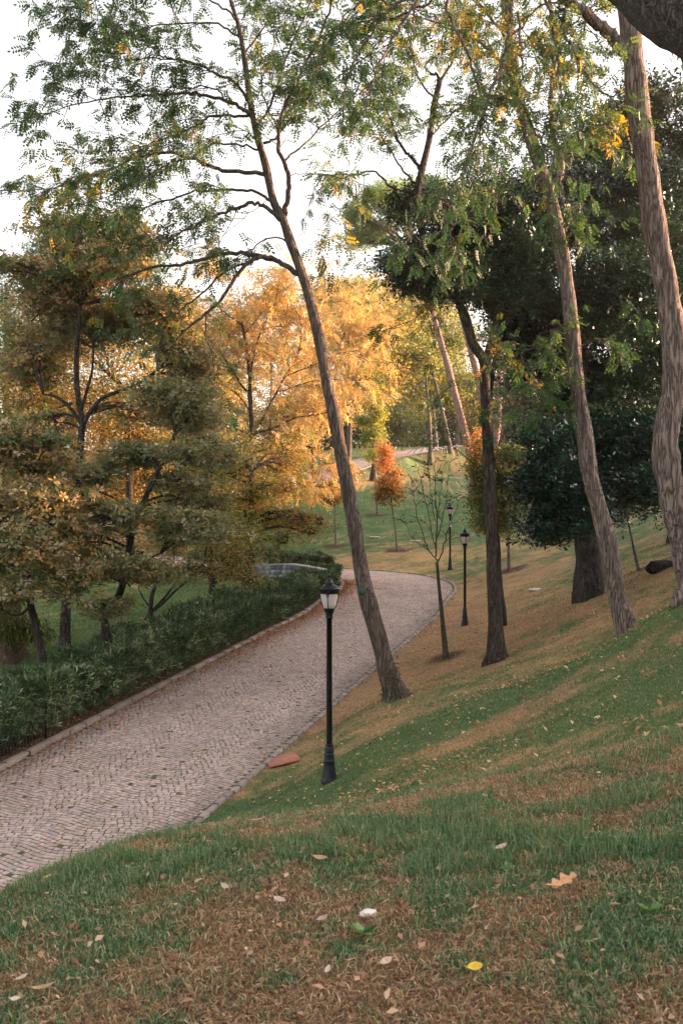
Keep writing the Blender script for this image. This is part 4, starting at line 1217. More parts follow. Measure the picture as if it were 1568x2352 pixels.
# --- big conifer trunk at the left edge with drooping foliage
crown_tree('conifer', 'stout brown trunk with drooping olive foliage at the left edge, behind the hedge', 'tree', 29.0,
           [(26, 1515), (24, 1460), (22, 1400), (20, 1300), (15, 1150)], .36, .2,
           [(10, 1330, 60, 70, 0, 3), (30, 1440, 55, 32, -1, 1.4), (-40, 1300, 90, 150, 0, 3), (60, 1300, 45, 50, 0, 1), (80, 1460, 35, 25, -.5, .5)],
           [((.09, .11, .02), 4), ((.16, .15, .03), 3), ((.05, .07, .02), 3)], mat=mat_bark('conifer_bark', (.12, .075, .055), (.24, .16, .125), 12, .2), tmpl=T_NARROW, leaf=.15, ncl=650, per=14, cr=.22, gap=.3, limbs=6, flare=1.5, droop=1.3)

# ------------------------------------------------------------------ hedges
def hedge(name, label, path_s, v_in, v_out, h, density, pathf=None, wl=.15):
    """foliage filling a strip between two offsets from the road centre"""
    L = path_s[1] - path_s[0]
    n = int(L * density)
    s = rng.uniform(path_s[0], path_s[1], n)
    # favour faces and top
    a = rng.random(n); c = rng.random(n)
    hh = h * (0.92 + 0.22 * (fbm2(s * .8, s * 0 + 3, 3, 2) - .5) * 2)
    if L > 20: hh = hh * (1 - .34 * sstep(path_s[0] + L * .35, path_s[1] - 1, s))
    face = rng.random(n)
    v = np.where(face < .38, v_in + rng.uniform(-.05, .16, n) * np.sign(v_out - v_in), np.where(face < .8, v_in + (v_out - v_in) * a, v_out - rng.uniform(0, .2, n) * np.sign(v_out - v_in)))
    z = np.where(face < .38, hh * (0.13 + .87 * c ** .7), np.where(face < .8, hh * (1 - .2 * c ** 2), hh * c))
    v = v + (v_in - v_out) * .10 * np.sin(s * 1.9) * (z / h) + rng.normal(0, .04, n)
    p = road_pt(s, v); p[:, 2] = ground(p[:, 0], p[:, 1]) + z
    mid = road_pt(np.array([sum(path_s) / 2]), (v_in + v_out) / 2)[0]
    mid[2] = gz(mid[0], mid[1])
    root = empty(name, mid, label, 'hedge')
    la = Acc()
    out = np.zeros((n, 3)); out[:, 2] = .75
    nn_ = np.stack([np.interp(s, RS, road_n[:, k]) for k in range(2)], -1)
    out[:, :2] = nn_ * (np.where(face < .38, .55, np.where(face < .8, 0, -.5)) * np.sign(v_in - v_out))[:, None]
    add_leaves(la, p, wl * rng.uniform(.75, 1.25, n), T_WHORL, palette(P_OLE, n, eq01(vnoise3(p * 1.1, 4) + 1.6 * rng.random(n))), out * 1.3, 0, .2)
    la.build('foliage', LEAF_HEDGE, root)
    sa = Acc(); m = int(L * 16)
    s = rng.uniform(*path_s, m); v = v_in + (v_out - v_in) * rng.uniform(.12, .9, m)
    p0 = road_pt(s, v); p0[:, 2] = ground(p0[:, 0], p0[:, 1]) - .05
    p1 = p0 + np.stack([rng.normal(0, .12, m), rng.normal(0, .12, m), h * rng.uniform(.55, .75 if L > 20 else 1.0, m)], -1)
    A = np.stack([p0, (p0 + p1) / 2 + rng.normal(0, .04, (m, 3)), p1], 1)
    batch_tubes(sa, A, .014, .006, 4)
    sa.build('stems', BARK_LIGHT, root, True)
    return root


def s_of_y(y):
    m = RS < 50
    return float(np.interp(y, road_c[m][:, 1], RS[m]))


hedge('hedge', 'long clipped dark green narrow leaved hedge behind the kerb of the path', (s_of_y(13), s_of_y(44.6)), -W2 - .30, -W2 - 1.7, 1.28, 400, wl=.175)
hedge('hedge', 'short hedge with bare stems showing above the stone wall at the bend', (s_of_y(45.2), s_of_y(45.2) + 10.5), -W2 - .4, -W2 - 1.5, 1.2, 300, wl=.17)

# ------------------------------------------------------------------ stone wall at the bend
wp = smooth_path([P(738, 1308, 42.4), P(715, 1303, 42.9), P(662, 1295, 43.8), P(600, 1297, 45.2), P(540, 1301, 47), P(470, 1306, 49.5), P(400, 1310, 53)], 8)
tan = np.gradient(wp[:, :2], axis=0); tan = nrm(tan); nn2 = np.stack([-tan[:, 1], tan[:, 0]], -1)
if (nn2[0] * np.array([0, 1])).sum() < 0: nn2 = -nn2     # away from the viewer
acc = Acc(); cap = Acc()
Ls = np.concatenate([[0], np.cumsum(np.linalg.norm(np.diff(wp, axis=0), axis=1))])
zb = ground(wp[:, 0], wp[:, 1]) - .4
s = 0.0
rows_n = 5
wall_root = empty('stone_wall', (wp[0][0], wp[0][1], zb[0] + .4), 'curved low blue grey stone wall with a flat coping at the bend', 'wall')


def wat(s, off, z):
    return np.array((np.interp(s, Ls, wp[:, 0]) + np.interp(s, Ls, nn2[:, 0]) * off, np.interp(s, Ls, wp[:, 1]) + np.interp(s, Ls, nn2[:, 1]) * off, z))


for r in range(7):
    s = -random.uniform(0, .3)
    while s < Ls[-1]:
        l = random.uniform(.22, .5); e = .012
        a, b_ = max(s + e, 0), min(s + l - e, Ls[-1])
        if b_ - a > .05:
            o = random.uniform(-.03, .015); q = []
            for (ss, of) in ((a, o), (b_, o), (b_, .3), (a, .3)):
                top = np.interp(ss, Ls, wp[:, 2]) - .06
                q.append(wat(ss, of, top - r * .21 - .195)); q.append(wat(ss, of, top - r * .21))
            c = np.array((.17, .19, .22)) * random.uniform(.6, 1.5)
            acc.add(q, [[0, 2, 3, 1], [2, 4, 5, 3], [4, 6, 7, 5], [6, 0, 1, 7], [1, 3, 5, 7], [0, 6, 4, 2]], None, c)
        s += l
ma = Acc(); q = []
for k in range(len(wp)):
    q += [wat(Ls[k], .02, wp[k, 2] - .07), wat(Ls[k], .02, wp[k, 2] - 1.6), wat(Ls[k], .28, wp[k, 2] - 1.6), wat(Ls[k], .28, wp[k, 2] - .07)]
fs_ = []
for k in range(len(wp) - 1):
    for a in range(4): fs_.append([k * 4 + a, k * 4 + (a + 1) % 4, k * 4 + 4 + (a + 1) % 4, k * 4 + 4 + a])
ma.add(q, fs_); ma.build('mortar', mat_plain('mortar', (.11, .11, .115), .95, bump=.3), wall_root)
q = []
for k in range(len(wp)):
    q += [wat(Ls[k], -.06, wp[k, 2] - .06), wat(Ls[k], .36, wp[k, 2] - .06), wat(Ls[k], .36, wp[k, 2]), wat(Ls[k], -.06, wp[k, 2])]
cap.add(q, fs_ + [[0, 3, 2, 1], [len(q) - 4, len(q) - 3, len(q) - 2, len(q) - 1]])
acc.build('masonry', mat_tint('wall_stone', .85, 14, .35, .8, .03), wall_root)
cap.build('coping', mat_plain('coping_stone', (.30, .28, .30), .8, bump=.3), wall_root)

# ------------------------------------------------------------------ street lamps
IRON = mat_plain('black_iron', (.003, .0035, .0045), .34, 0.0, (.006, .007, .009), 25, .15, .3)
IRON_D = mat_plain('dusty_iron', (.005, .006, .008), .45, 0.0, (.022, .027, .034), 14, .2, .3)
gm, gnt, gb, gout = nodes('frosted_glass')
gb.inputs['Base Color'].default_value = (.72, .66, .66, 1); gb.inputs['Roughness'].default_value = .45
gtr = N(gnt, 'ShaderNodeBsdfTranslucent'); gtr.inputs['Color'].default_value = (.85, .78, .78, 1)
gmx = N(gnt, 'ShaderNodeMixShader'); gmx.inputs[0].default_value = .45
gnt.links.new(gb.outputs[0], gmx.inputs[1]); gnt.links.new(gtr.outputs[0], gmx.inputs[2]); gnt.links.new(gmx.outputs[0], gout.inputs['Surface'])


def make_lamp():
    root = empty('street_lamp', (0, 0, 0), 'x', 'street lamp', 'black street lamps along the path')
    a = Acc()
    lathe(a, [(0, -.35), (.13, -.35), (.135, 0.0), (.135, .03), (.122, .05), (.118, .10), (.103, .17), (.092, .24), (.087, .31), (.090, .315), (.093, .325), (.093, .338), (.086, .346), (.082, .36), (.079, .42), (.082, .43), (.082, .438), (.074, .445), (.073, .475), (.080, .485), (.080, .50), (.070, .506), (.076, .515), (.076, .528), (.062, .55), (.058, .578), (.062, .583), (.062, .598), (.048, .604)], 28)
    a.build('base', IRON_D, root, True)
    a = Acc(); lathe(a, [(.048, .60), (.046, 1.6), (.044, 2.60), (.058, 2.602), (.060, 2.612), (.058, 2.62), (.056, 2.66), (.060, 2.668), (.058, 2.68)], 24); a.build('pole', IRON, root, True)
    a = Acc()
    lathe(a, [(.058, 2.68), (.072, 2.70), (.082, 2.725), (.088, 2.745), (.090, 2.755), (.090, 2.765), (.080, 2.77)], 28)
    lathe(a, [(.144, 2.995), (.160, 3.0), (.162, 3.05), (.166, 3.062), (.169, 3.075), (.165, 3.088), (.15, 3.10), (.11, 3.125), (.078, 3.14), (.068, 3.143), (.076, 3.155), (.077, 3.17), (.066, 3.182), (.058, 3.19), (.056, 3.20), (.046, 3.212), (.036, 3.235), (.022, 3.245), (.012, 3.25), (.014, 3.262), (.022, 3.272), (.021, 3.288), (.010, 3.30), (0, 3.302)], 28)
    prof = [(.093, 2.765), (.112, 2.82), (.128, 2.88), (.140, 2.94), (.146, 3.0)]
    for k in range(4):
        an = math.radians(-100 + 90 * k)
        pts = smooth_path([(r * 1.03 * math.cos(an), r * 1.03 * math.sin(an), z) for r, z in prof[:4]], 4)
        tube(a, pts, np.linspace(.008, .006, len(pts)), 6)
        top = pts[-1]
        for sg in (-1, 1):
            a2 = an + sg * .12
            tube(a, [top, (.15 * math.cos(a2), .15 * math.sin(a2), 2.99)], .006, 5)
        box(a, (.152 * math.cos(an), .152 * math.sin(an), 3.0), (.02, .055, .03), an)
    a.build('lantern_frame', IRON, root, True)
    a = Acc(); lathe(a, [(.082, 2.766), (.090, 2.768), (.108, 2.82), (.124, 2.88), (.136, 2.94), (.142, 2.998)], 28)
    a.build('glass', gm, root, True)
    return root


def dup(root, loc, label, rot=0.0, sc=1.0):
    r = root.copy(); scene.collection.objects.link(r); r.location = loc; r['label'] = label; r.rotation_euler = (0, 0, rot); r.scale = (sc,) * 3
    for ch in root.children:
        c = ch.copy(); scene.collection.objects.link(c); c.parent = r
    return r


lamp0 = make_lamp()


def on_ground(x, y): return (x, y, gz(x, y))


lx_ = P(756, 1793, 15.9)
lamp0.location = on_ground(lx_[0], lx_[1]); lamp0['label'] = 'nearest and largest black street lamp with white lantern, on the slope edge'
q = P(1067, 1440, 33.5); l2 = dup(lamp0, on_ground(q[0], q[1]), 'black street lamp between the bare sapling and the forked trunk', .3)
q = P(1033, 1308, 49.3); l3 = dup(lamp0, on_ground(q[0], q[1]), 'black street lamp just behind the second one, with pale stickers on its pole', .8)
q = P(640, 1290, 57.0); l4 = dup(lamp0, on_ground(q[0], q[1]), 'farthest street lamp, half hidden by olive foliage beyond the bend', .2)
# pale stickers on the third lamp
a = Acc()
for z0, z1, r_ in ((2.12, 2.42, .0475),):
    an = np.linspace(math.radians(-160), math.radians(-40), 10)
    V = [[r_ * math.cos(t), r_ * math.sin(t), z] for z in (z0, z1) for t in an]
    a.add(V, [[i, i + 1, i + 11, i + 10] for i in range(9)])
st = a.build('sticker', mat_plain('sticker_paper', (.6, .6, .62), .7)); st.parent = l3

# ------------------------------------------------------------------ small things on the ground
def stone_mesh(name, label, cat, loc, s, mat, rot=0, n=14, flat=.4, kind=None):
    a = Acc()
    u, v = np.meshgrid(np.linspace(0, np.pi, n), np.linspace(0, 2 * np.pi, n * 2, endpoint=False), indexing='ij')
    P3 = np.stack([np.sin(u) * np.cos(v), np.sin(u) * np.sin(v), np.cos(u)], -1)
    P3 = np.sign(P3) * np.abs(P3) ** .75
    r = 1 + .35 * (vnoise3(P3 * 1.7 + loc[0], 7) - .5)
    W = P3 * r[..., None] * np.array((s[0], s[1], s[2]))
    cr, sr = math.cos(rot), math.sin(rot)
    W = np.stack([W[..., 0] * cr - W[..., 1] * sr, W[..., 0] * sr + W[..., 1] * cr, W[..., 2]], -1)
    m = n * 2
    i, j = np.meshgrid(np.arange(n - 1), np.arange(m), indexing='ij')
    Qn = np.stack([i * m + j, (i + 1) * m + j, (i + 1) * m + (j + 1) % m, i * m + (j + 1) % m], -1).reshape(-1, 4)
    a.add(W.reshape(-1, 3), Qn)
    o = a.build(name, mat, None, True); o.location = loc
    tag(o, label, cat)
    return o


PALE = mat_plain('pale_stone', (.50, .46, .42), .85, bump=.3, c2=(.6, .56, .52), sc=8)
for (a_, b_, s, lb) in [(1232, 1355, (.30, .22, .05), 'flat pale stone lying right of the forked trunk'), (860, 1236, (.35, .3, .04), 'flat pale slab in the lawn below the orange young tree'), (953, 1243, (.3, .26, .04), 'flat pale slab in the lawn left of the lamps')]:
    g = G(a_, b_); stone_mesh('flat_stone', lb, 'stone', (g[0], g[1], g[2] + s[2] * .3), s, PALE, .4)
g = G(845, 2108); stone_mesh('pebble', 'smooth white oval pebble in the near grass', 'stone', (g[0], g[1], g[2] + .012), (.032, .022, .014), mat_plain('white_pebble', (.62, .55, .50), .6, c2=(.7, .64, .6)), .3)
g = G(1522, 1308)
stone_mesh('stump', 'low dark rotting stump on the right slope', 'stump', (g[0], g[1], g[2] + .06), (.48, .25, .20), mat_bark('rotten_wood', (.02, .016, .013), (.07, .05, .04), 12, .5, 1), .25)
g = G(905, 1190 + 5)
# red brown utility cover
g = G(648, 1750)
a = Acc(); c = []
ex, ey = .30, .36
for zz in (0, .035):
    for (ux, uy) in ((-ex, -ey), (ex, -ey), (ex, ey), (-ex, ey)):
        x_ = g[0] + ux * math.cos(.25) - uy * math.sin(.25); y_ = g[1] + ux * math.sin(.25) + uy * math.cos(.25)
        c.append((x_, y_, .8 * gz(x_, y_) + .2 * g[2] + .03 + zz))
a.add(c, [[0, 1, 5, 4], [1, 2, 6, 5], [2, 3, 7, 6], [3, 0, 4, 7], [4, 5, 6, 7]])
o = a.build('utility_cover', mat_plain('rusty_plate', (.33, .13, .085), .85, c2=(.42, .19, .12), sc=9, bump=.4)); tag(o, 'square rust coloured cover plate in the grass by the path', 'cover plate')

# tag tied to the leaning trunk
p = P(829, 1358, 21.72)
stone_mesh('trunk_tag', 'small dark green knot of cord on the leaning trunk', 'tag', tuple(p), (.055, .04, .09), mat_plain('green_cloth', (.01, .06, .04), .7), 0, 8)
# ivy at the foot of the leaning trunk
n = 420
an = rng.uniform(0, 2 * np.pi, n); hh = rng.random(n) ** 1.6 * .9
bx, by = P(912, 1608, 22)[:2]
pos = np.stack([bx - .02 - hh * .12 + (.30 - .05 * hh) * np.cos(an) - .02, by + (.30 - .05 * hh) * np.sin(an), gz(bx, by) + hh + rng.random(n) * .05], -1)
pos = pos[(pos[:, 0] < bx + .05) | (pos[:, 2] < gz(bx, by) + .2)]
la = Acc(); add_leaves(la, pos, .06, T_BROAD, palette(P_ROB[:2], len(pos)), None, .3)
o = la.build('ivy', LEAF); tag(o, 'ivy climbing the foot of the leaning trunk', 'ivy')

# ------------------------------------------------------------------ low iron fence at the left end of the hedge
sA, sB = s_of_y(16.2), s_of_y(20.6)
vf = -W2 - .36
q0 = road_pt(sA, vf); q1 = road_pt(sB, vf)
fr = empty('iron_fence', on_ground(q0[0], q0[1]), 'low black iron fence of overlapping hoops in front of the hedge', 'fence')


def fpt(s, z):
    p = road_pt(s, vf); return np.array((p[0], p[1], p[2] + .05 + z))


for sp_ in (sA, (sA + sB) / 2 + .42, sB):
    a = Acc(); tube(a, [fpt(sp_, -.2), fpt(sp_, .62)], .022, 8); lathe(a, [(0, .0), (.03, .01), (.042, .045), (.03, .08), (0, .09)], 10, fpt(sp_, .61)); a.build('post', IRON, fr, True)
a = Acc()
for zz in (.08,): tube(a, [fpt(s, zz) for s in np.linspace(sA, sB, 12)], .011, 6)
for k in np.arange(sA, sB - .3, .22):
    pts = [fpt(k + .2 - .2 * math.cos(t), .06 + .46 * math.sin(t) ** .8) for t in np.linspace(0, math.pi, 13)]
    tube(a, pts, .010, 6)
    pts = [fpt(k + .2 - .1 * math.cos(t), .06 + .26 * math.sin(t) ** .8) for t in np.linspace(0, math.pi, 11)]
    tube(a, pts, .007, 5)
a.build('hoop_panel', IRON, fr, True)

# ------------------------------------------------------------------ the child on the far lawn
def child(loc):
    root = empty('person', loc, 'child in grey green coat and red trousers, seen from behind on the far lawn', 'person')
    H = 1.38
    j = {'pel': (0, 0, .66), 'chest': (0, 0, .95), 'neck': (0, 0, 1.10), 'head': (0, .0, 1.2), 'top': (0, 0, 1.34),
         'ls': (-.15, 0, 1.05), 'le': (-.20, -.04, .85), 'lw': (-.17, -.12, .68), 'lh': (-.15, -.15, .60),
         'rs': (.15, 0, 1.05), 're': (.21, .0, .84), 'rw': (.20, -.05, .66), 'rh': (.19, -.08, .58),
         'lhip': (-.07, 0, .62), 'lk': (-.08, -.02, .35), 'la': (-.08, .03, .07), 'lt': (-.085, -.12, .03),
         'rhip': (.07, 0, .62), 'rk': (.10, -.05, .35), 'ra': (.09, .0, .07), 'rt': (.095, -.15, .03)}
    rr = {'pel': .10, 'chest': .12, 'neck': .045, 'head': .085, 'top': .06, 'ls': .05, 'le': .036, 'lw': .025, 'lh': .03, 'rs': .05, 're': .036, 'rw': .025, 'rh': .03,
          'lhip': .075, 'lk': .05, 'la': .034, 'lt': .03, 'rhip': .075, 'rk': .05, 'ra': .034, 'rt': .03}
    ks = list(j); E = [('pel', 'chest'), ('chest', 'neck'), ('neck', 'head'), ('head', 'top'), ('chest', 'ls'), ('ls', 'le'), ('le', 'lw'), ('lw', 'lh'), ('chest', 'rs'), ('rs', 're'), ('re', 'rw'), ('rw', 'rh'),
                       ('pel', 'lhip'), ('lhip', 'lk'), ('lk', 'la'), ('la', 'lt'), ('pel', 'rhip'), ('rhip', 'rk'), ('rk', 'ra'), ('ra', 'rt')]

    def skin(name, keys, edges, grow, mat, rootk, cut=None):
        me = bpy.data.meshes.new(name)
        kk = [k for k in ks if k in keys]
        pts = [Vector(j[k]) for k in kk]
        me.from_pydata(pts, [(kk.index(a), kk.index(b)) for a, b in edges if a in kk and b in kk], [])
        o = bpy.data.objects.new(name, me); link(o); o.parent = root
        m = o.modifiers.new('skin', 'SKIN')
        for i, k in enumerate(kk):
            me.skin_vertices[0].data[i].radius = (rr[k] + grow, (rr[k] + grow) * (.8 if k in ('chest', 'pel') else 1))
            me.skin_vertices[0].data[i].use_root = (k == rootk)
        s = o.modifiers.new('sub', 'SUBSURF'); s.levels = 2; s.render_levels = 2
        me.materials.append(mat)
        return o
    skin('body', ks, E, 0, mat_plain('skin', (.42, .25, .19), .55), 'pel')
    skin('trousers', ['pel', 'lhip', 'lk', 'la', 'rhip', 'rk', 'ra'], E, .016, mat_plain('red_cloth', (.38, .05, .025), .8), 'pel')
    skin('coat_sleeves', ['chest', 'ls', 'le', 'lw', 'rs', 're', 'rw'], E, .022, mat_plain('coat_cloth', (.075, .11, .10), .85), 'chest')
    a = Acc(); lathe(a, [(.20, .50), (.205, .56), (.185, .75), (.165, .92), (.17, 1.02), (.12, 1.09), (.10, 1.13), (.115, 1.17), (.06, 1.10), (0, 1.08)], 18)
    V = a.V[0]; V[:, 1] *= .78
    a.build('coat', mat_plain('coat_cloth_body', (.08, .12, .11), .85, bump=.3), root, True)
    a = Acc()
    n = 12; u, v = np.meshgrid(np.linspace(0, np.pi, n), np.linspace(0, 2 * np.pi, 20, endpoint=False), indexing='ij')
    W = np.stack([np.sin(u) * np.cos(v) * .10, np.sin(u) * np.sin(v) * .105 - .015, np.cos(u) * .115 + 1.255], -1)
    i, jj = np.meshgrid(np.arange(n - 1), np.arange(20), indexing='ij')
    keep = ~((i > 5) & (W[i, jj, 1] > .02))
    Qn = np.stack([i * 20 + jj, (i + 1) * 20 + jj, (i + 1) * 20 + (jj + 1) % 20, i * 20 + (jj + 1) % 20], -1)[keep]
    a.add(W.reshape(-1, 3), Qn.reshape(-1, 4)); a.build('hair', mat_plain('dark_hair', (.025, .015, .01), .6), root, True)
    for sx in (-.08, .095):
        a = Acc(); lathe(a, [(0, 0), (.05, 0), (.055, .05), (.05, .14), (.048, .16)], 12, (sx, 0, 0)); a.V[0][:, 1] = (a.V[0][:, 1]) * 1.5 - .02
        a.build('boot', mat_plain('boot', (.10, .03, .02), .5), root, True)
    return root


q = G(1048, 1049)
ch = child(on_ground(q[0], q[1])); ch.rotation_euler = (0, 0, rad(195))

# ------------------------------------------------------------------ grass
def blades(x, y, h, w, lean, col, acc):
    n = len(x)
    z = ground(x, y)
    a = rng.uniform(0, 2 * np.pi, n); d = np.stack([np.cos(a), np.sin(a), 0 * a], -1)
    b = rng.uniform(0, 2 * np.pi, n); s = np.stack([np.cos(b), np.sin(b), 0 * b], -1) * w[:, None] / 2
    p = np.stack([x, y, z - .006], -1)
    mid = p + d * (h * lean * .35)[:, None] + np.array((0, 0, 1.0)) * (h * .6)[:, None]
    tip = p + d * (h * lean)[:, None] + np.array((0, 0, 1.0)) * (h * np.clip(1.05 - lean * .5, .25, 1))[:, None]
    V = np.stack([p - s, p + s, mid + s * .7, mid - s * .7, tip], 1)
    k = np.arange(n)[:, None] * 5
    acc.add(V, np.concatenate([k, k + 1, k + 2, k + 3], 1), np.concatenate([k + 3, k + 2, k + 4], 1), np.repeat(col, 5, 0))


def sow(n, y0, y1, spread, power=1.0):
    u = rng.random(n); y = y0 * (y1 / y0) ** (u ** power)
    x = rng.uniform(-spread, spread, n) * (y + .6)
    d, _, _, sd = road_dist(x, y)
    ok = d > W2 + .16
    return x[ok], y[ok]


ga = Acc()
for (cnt, y0, y1, hs, ws) in ((430000, 2.2, 8.0, 1.0, 1.0), (290000, 8.0, 40.0, 1.15, 3.0)):
    x, y = sow(cnt, y0, y1, .60)
    dr = dryness(x, y)
    n = len(x)
    tuft = fbm2(x * 5, y * 5, 2, 91)
    isdry = rng.random(n) < sstep(.1, .9, dr) * .74 + .16
    h = np.where(isdry, rng.uniform(.015, .048, n), rng.uniform(.015, .05, n) * (.5 + 1.0 * tuft)) * hs
    wd = np.where(isdry, rng.uniform(.0025, .0065, n), rng.uniform(.003, .0065, n)) * (ws if ws == 1 else np.clip(y / 9, 1, 3.5) * 1.3)
    lean = np.where(isdry, rng.uniform(.6, 2.4, n), rng.uniform(.15, 1.0, n))
    cg = palette([((.04, .105, .048), 4), ((.085, .17, .078), 3), ((.17, .25, .13), 2), ((.32, .36, .23), 1.2)], n)
    cd = palette([((.38, .25, .14), 3), ((.27, .145, .08), 3), ((.55, .42, .27), 2.0), ((.11, .06, .04), 2.5)], n)
    if hs > 1:
        cg = palette([((.05, .115, .048), 4), ((.09, .15, .06), 3), ((.20, .23, .11), 1.6)], n)
        cd = palette([((.42, .32, .17), 3), ((.30, .18, .09), 2), ((.15, .11, .05), 1.5)], n)
    col = np.where(isdry[:, None], cd, cg)
    blades(x, y, h, wd, lean, col, ga)
# long tufts here and there on the near crest
x, y = sow(60000, 4.0, 7.5, .46); m = (fbm2(x * 2.2, y * 2.2, 2, 55) > .56) & (dryness(x, y) < .75); x, y = x[m], y[m]; n = len(x)
blades(x, y, rng.uniform(.05, .10, n), rng.uniform(.003, .005, n), rng.uniform(.1, .8, n), palette([((.07, .15, .06), 3), ((.14, .21, .12), 2), ((.26, .28, .18), 1)], n), ga)
g = ga.build('grass', GRASSM); tag(g, 'mown green and straw coloured grass covering the slope', 'grass', None, 'stuff')

# grass on the park lawn left of the hedge and far slopes
ga = Acc()
x = rng.uniform(-22, -2, 90000); y = rng.uniform(20, 60, 90000)
m = (x / y > -.5) & (x / y < -.0); x, y = x[m], y[m]
d, _, _, sd = road_dist(x, y); m = (d > W2 + 1.8) & ((y < 45) | (d > 5)); x, y = x[m], y[m]; n = len(x)
blades(x, y, rng.uniform(.05, .11, n), rng.uniform(.01, .022, n), rng.uniform(.2, 1, n), palette([((.05, .13, .04), 3), ((.09, .17, .045), 2), ((.17, .18, .06), 1)], n), ga)
g = ga.build('park_grass', GRASSM); tag(g, 'green grass of the lower park lawn beyond the hedge', 'grass', None, 'stuff')

# moss and weeds in the joints
n = 9000
s = rng.uniform(s_of_y(13), s_of_y(46), n); v = rng.uniform(-W2, W2, n)
w3 = road_pt(s, v)
m = (fbm2(w3[:, 0] * .7, w3[:, 1] * .7, 3, 14) + .25 * np.abs(v) / W2 > .66); s, v = s[m], v[m]
w3 = road_pt(s, v); la = Acc()
w3[:, 2] += .012
add_leaves(la, w3, rng.uniform(.015, .04, len(w3)), T_ROS, palette([((.08, .13, .03), 3), ((.14, .16, .04), 2)], len(w3)), None, 0, 2.5)
o = la.build('joint_weeds', LEAF); tag(o, 'small weeds growing in the joints of the paved path', 'weeds', None, 'stuff')

# ------------------------------------------------------------------ fallen leaves
def litter(x, y, z, size, pal, name, label, tm=T_BROAD):
    la = Acc(); n = len(x)
    add_leaves(la, np.stack([x, y, z], -1), size * rng.uniform(.6, 1.3, n), tm, palette(pal, n), None, -.1, 2.2)
    o = la.build(name, LITTER); tag(o, label, 'leaves', None, 'stuff'); return o


P_FALL = [((.50, .33, .18), 3), ((.60, .42, .26), 2), ((.42, .20, .09), 3), ((.28, .13, .06), 2), ((.50, .36, .12), .5)]
x, y = sow(15000, 7, 45, .46, .75)
keep = rng.random(len(x)) < np.clip(.15 + .85 * sstep(.35, .6, fbm2(x * .25, y * .25, 2, 44)) * sstep(-4, 8, x), 0, 1); x, y = x[keep], y[keep]
litter(x, y, ground(x, y) + .035, .07, P_FALL, 'fallen_leaves', 'fallen brown and yellow leaves scattered over the slope')
n = 1500; x = rng.uniform(-2, 18, n); y = rng.uniform(50, 110, n)
litter(x, y, ground(x, y) + .03, .14, P_FALL, 'fallen_leaves', 'fallen leaves scattered over the upper lawn')
n = 9000; s = rng.uniform(s_of_y(14), s_of_y(46), n); e = rng.exponential(.35, n); v = -W2 + e + .02
ok = (v < W2) & (rng.random(n) < .2 + .8 * sstep(s_of_y(22), s_of_y(40), s)); s, v = s[ok], v[ok]; w3 = road_pt(s, v)
litter(w3[:, 0], w3[:, 1], w3[:, 2] + .03, .075, [((.42, .17, .07), 4), ((.30, .12, .05), 3), ((.5, .3, .15), 2)], 'path_leaves', 'russet fallen leaves drifted along the hedge side of the path')
n = 900; s = rng.uniform(s_of_y(14), s_of_y(46), n); v = rng.uniform(-W2, W2, n); w3 = road_pt(s, v)
litter(w3[:, 0], w3[:, 1], w3[:, 2] + .03, .06, P_FALL, 'path_leaves', 'single fallen leaves scattered over the paved path')
n = 6000; s = rng.uniform(s_of_y(14), s_of_y(44), n); v = -W2 - rng.uniform(.18, 1.2, n); w3 = road_pt(s, v)
litter(w3[:, 0], w3[:, 1], ground(w3[:, 0], w3[:, 1]) + .03, .07, [((.25, .10, .05), 4), ((.18, .09, .05), 3), ((.4, .2, .1), 1)], 'hedge_litter', 'dead leaves lying between the kerb and the hedge')


x, y = sow(900, 2.6, 8, .42)
litter(x, y, ground(x, y) + .022, .032, [((.36, .20, .12), 3), ((.48, .33, .22), 2), ((.22, .12, .07), 3)], 'leaf_bits', 'small broken brown leaf bits in the near grass')


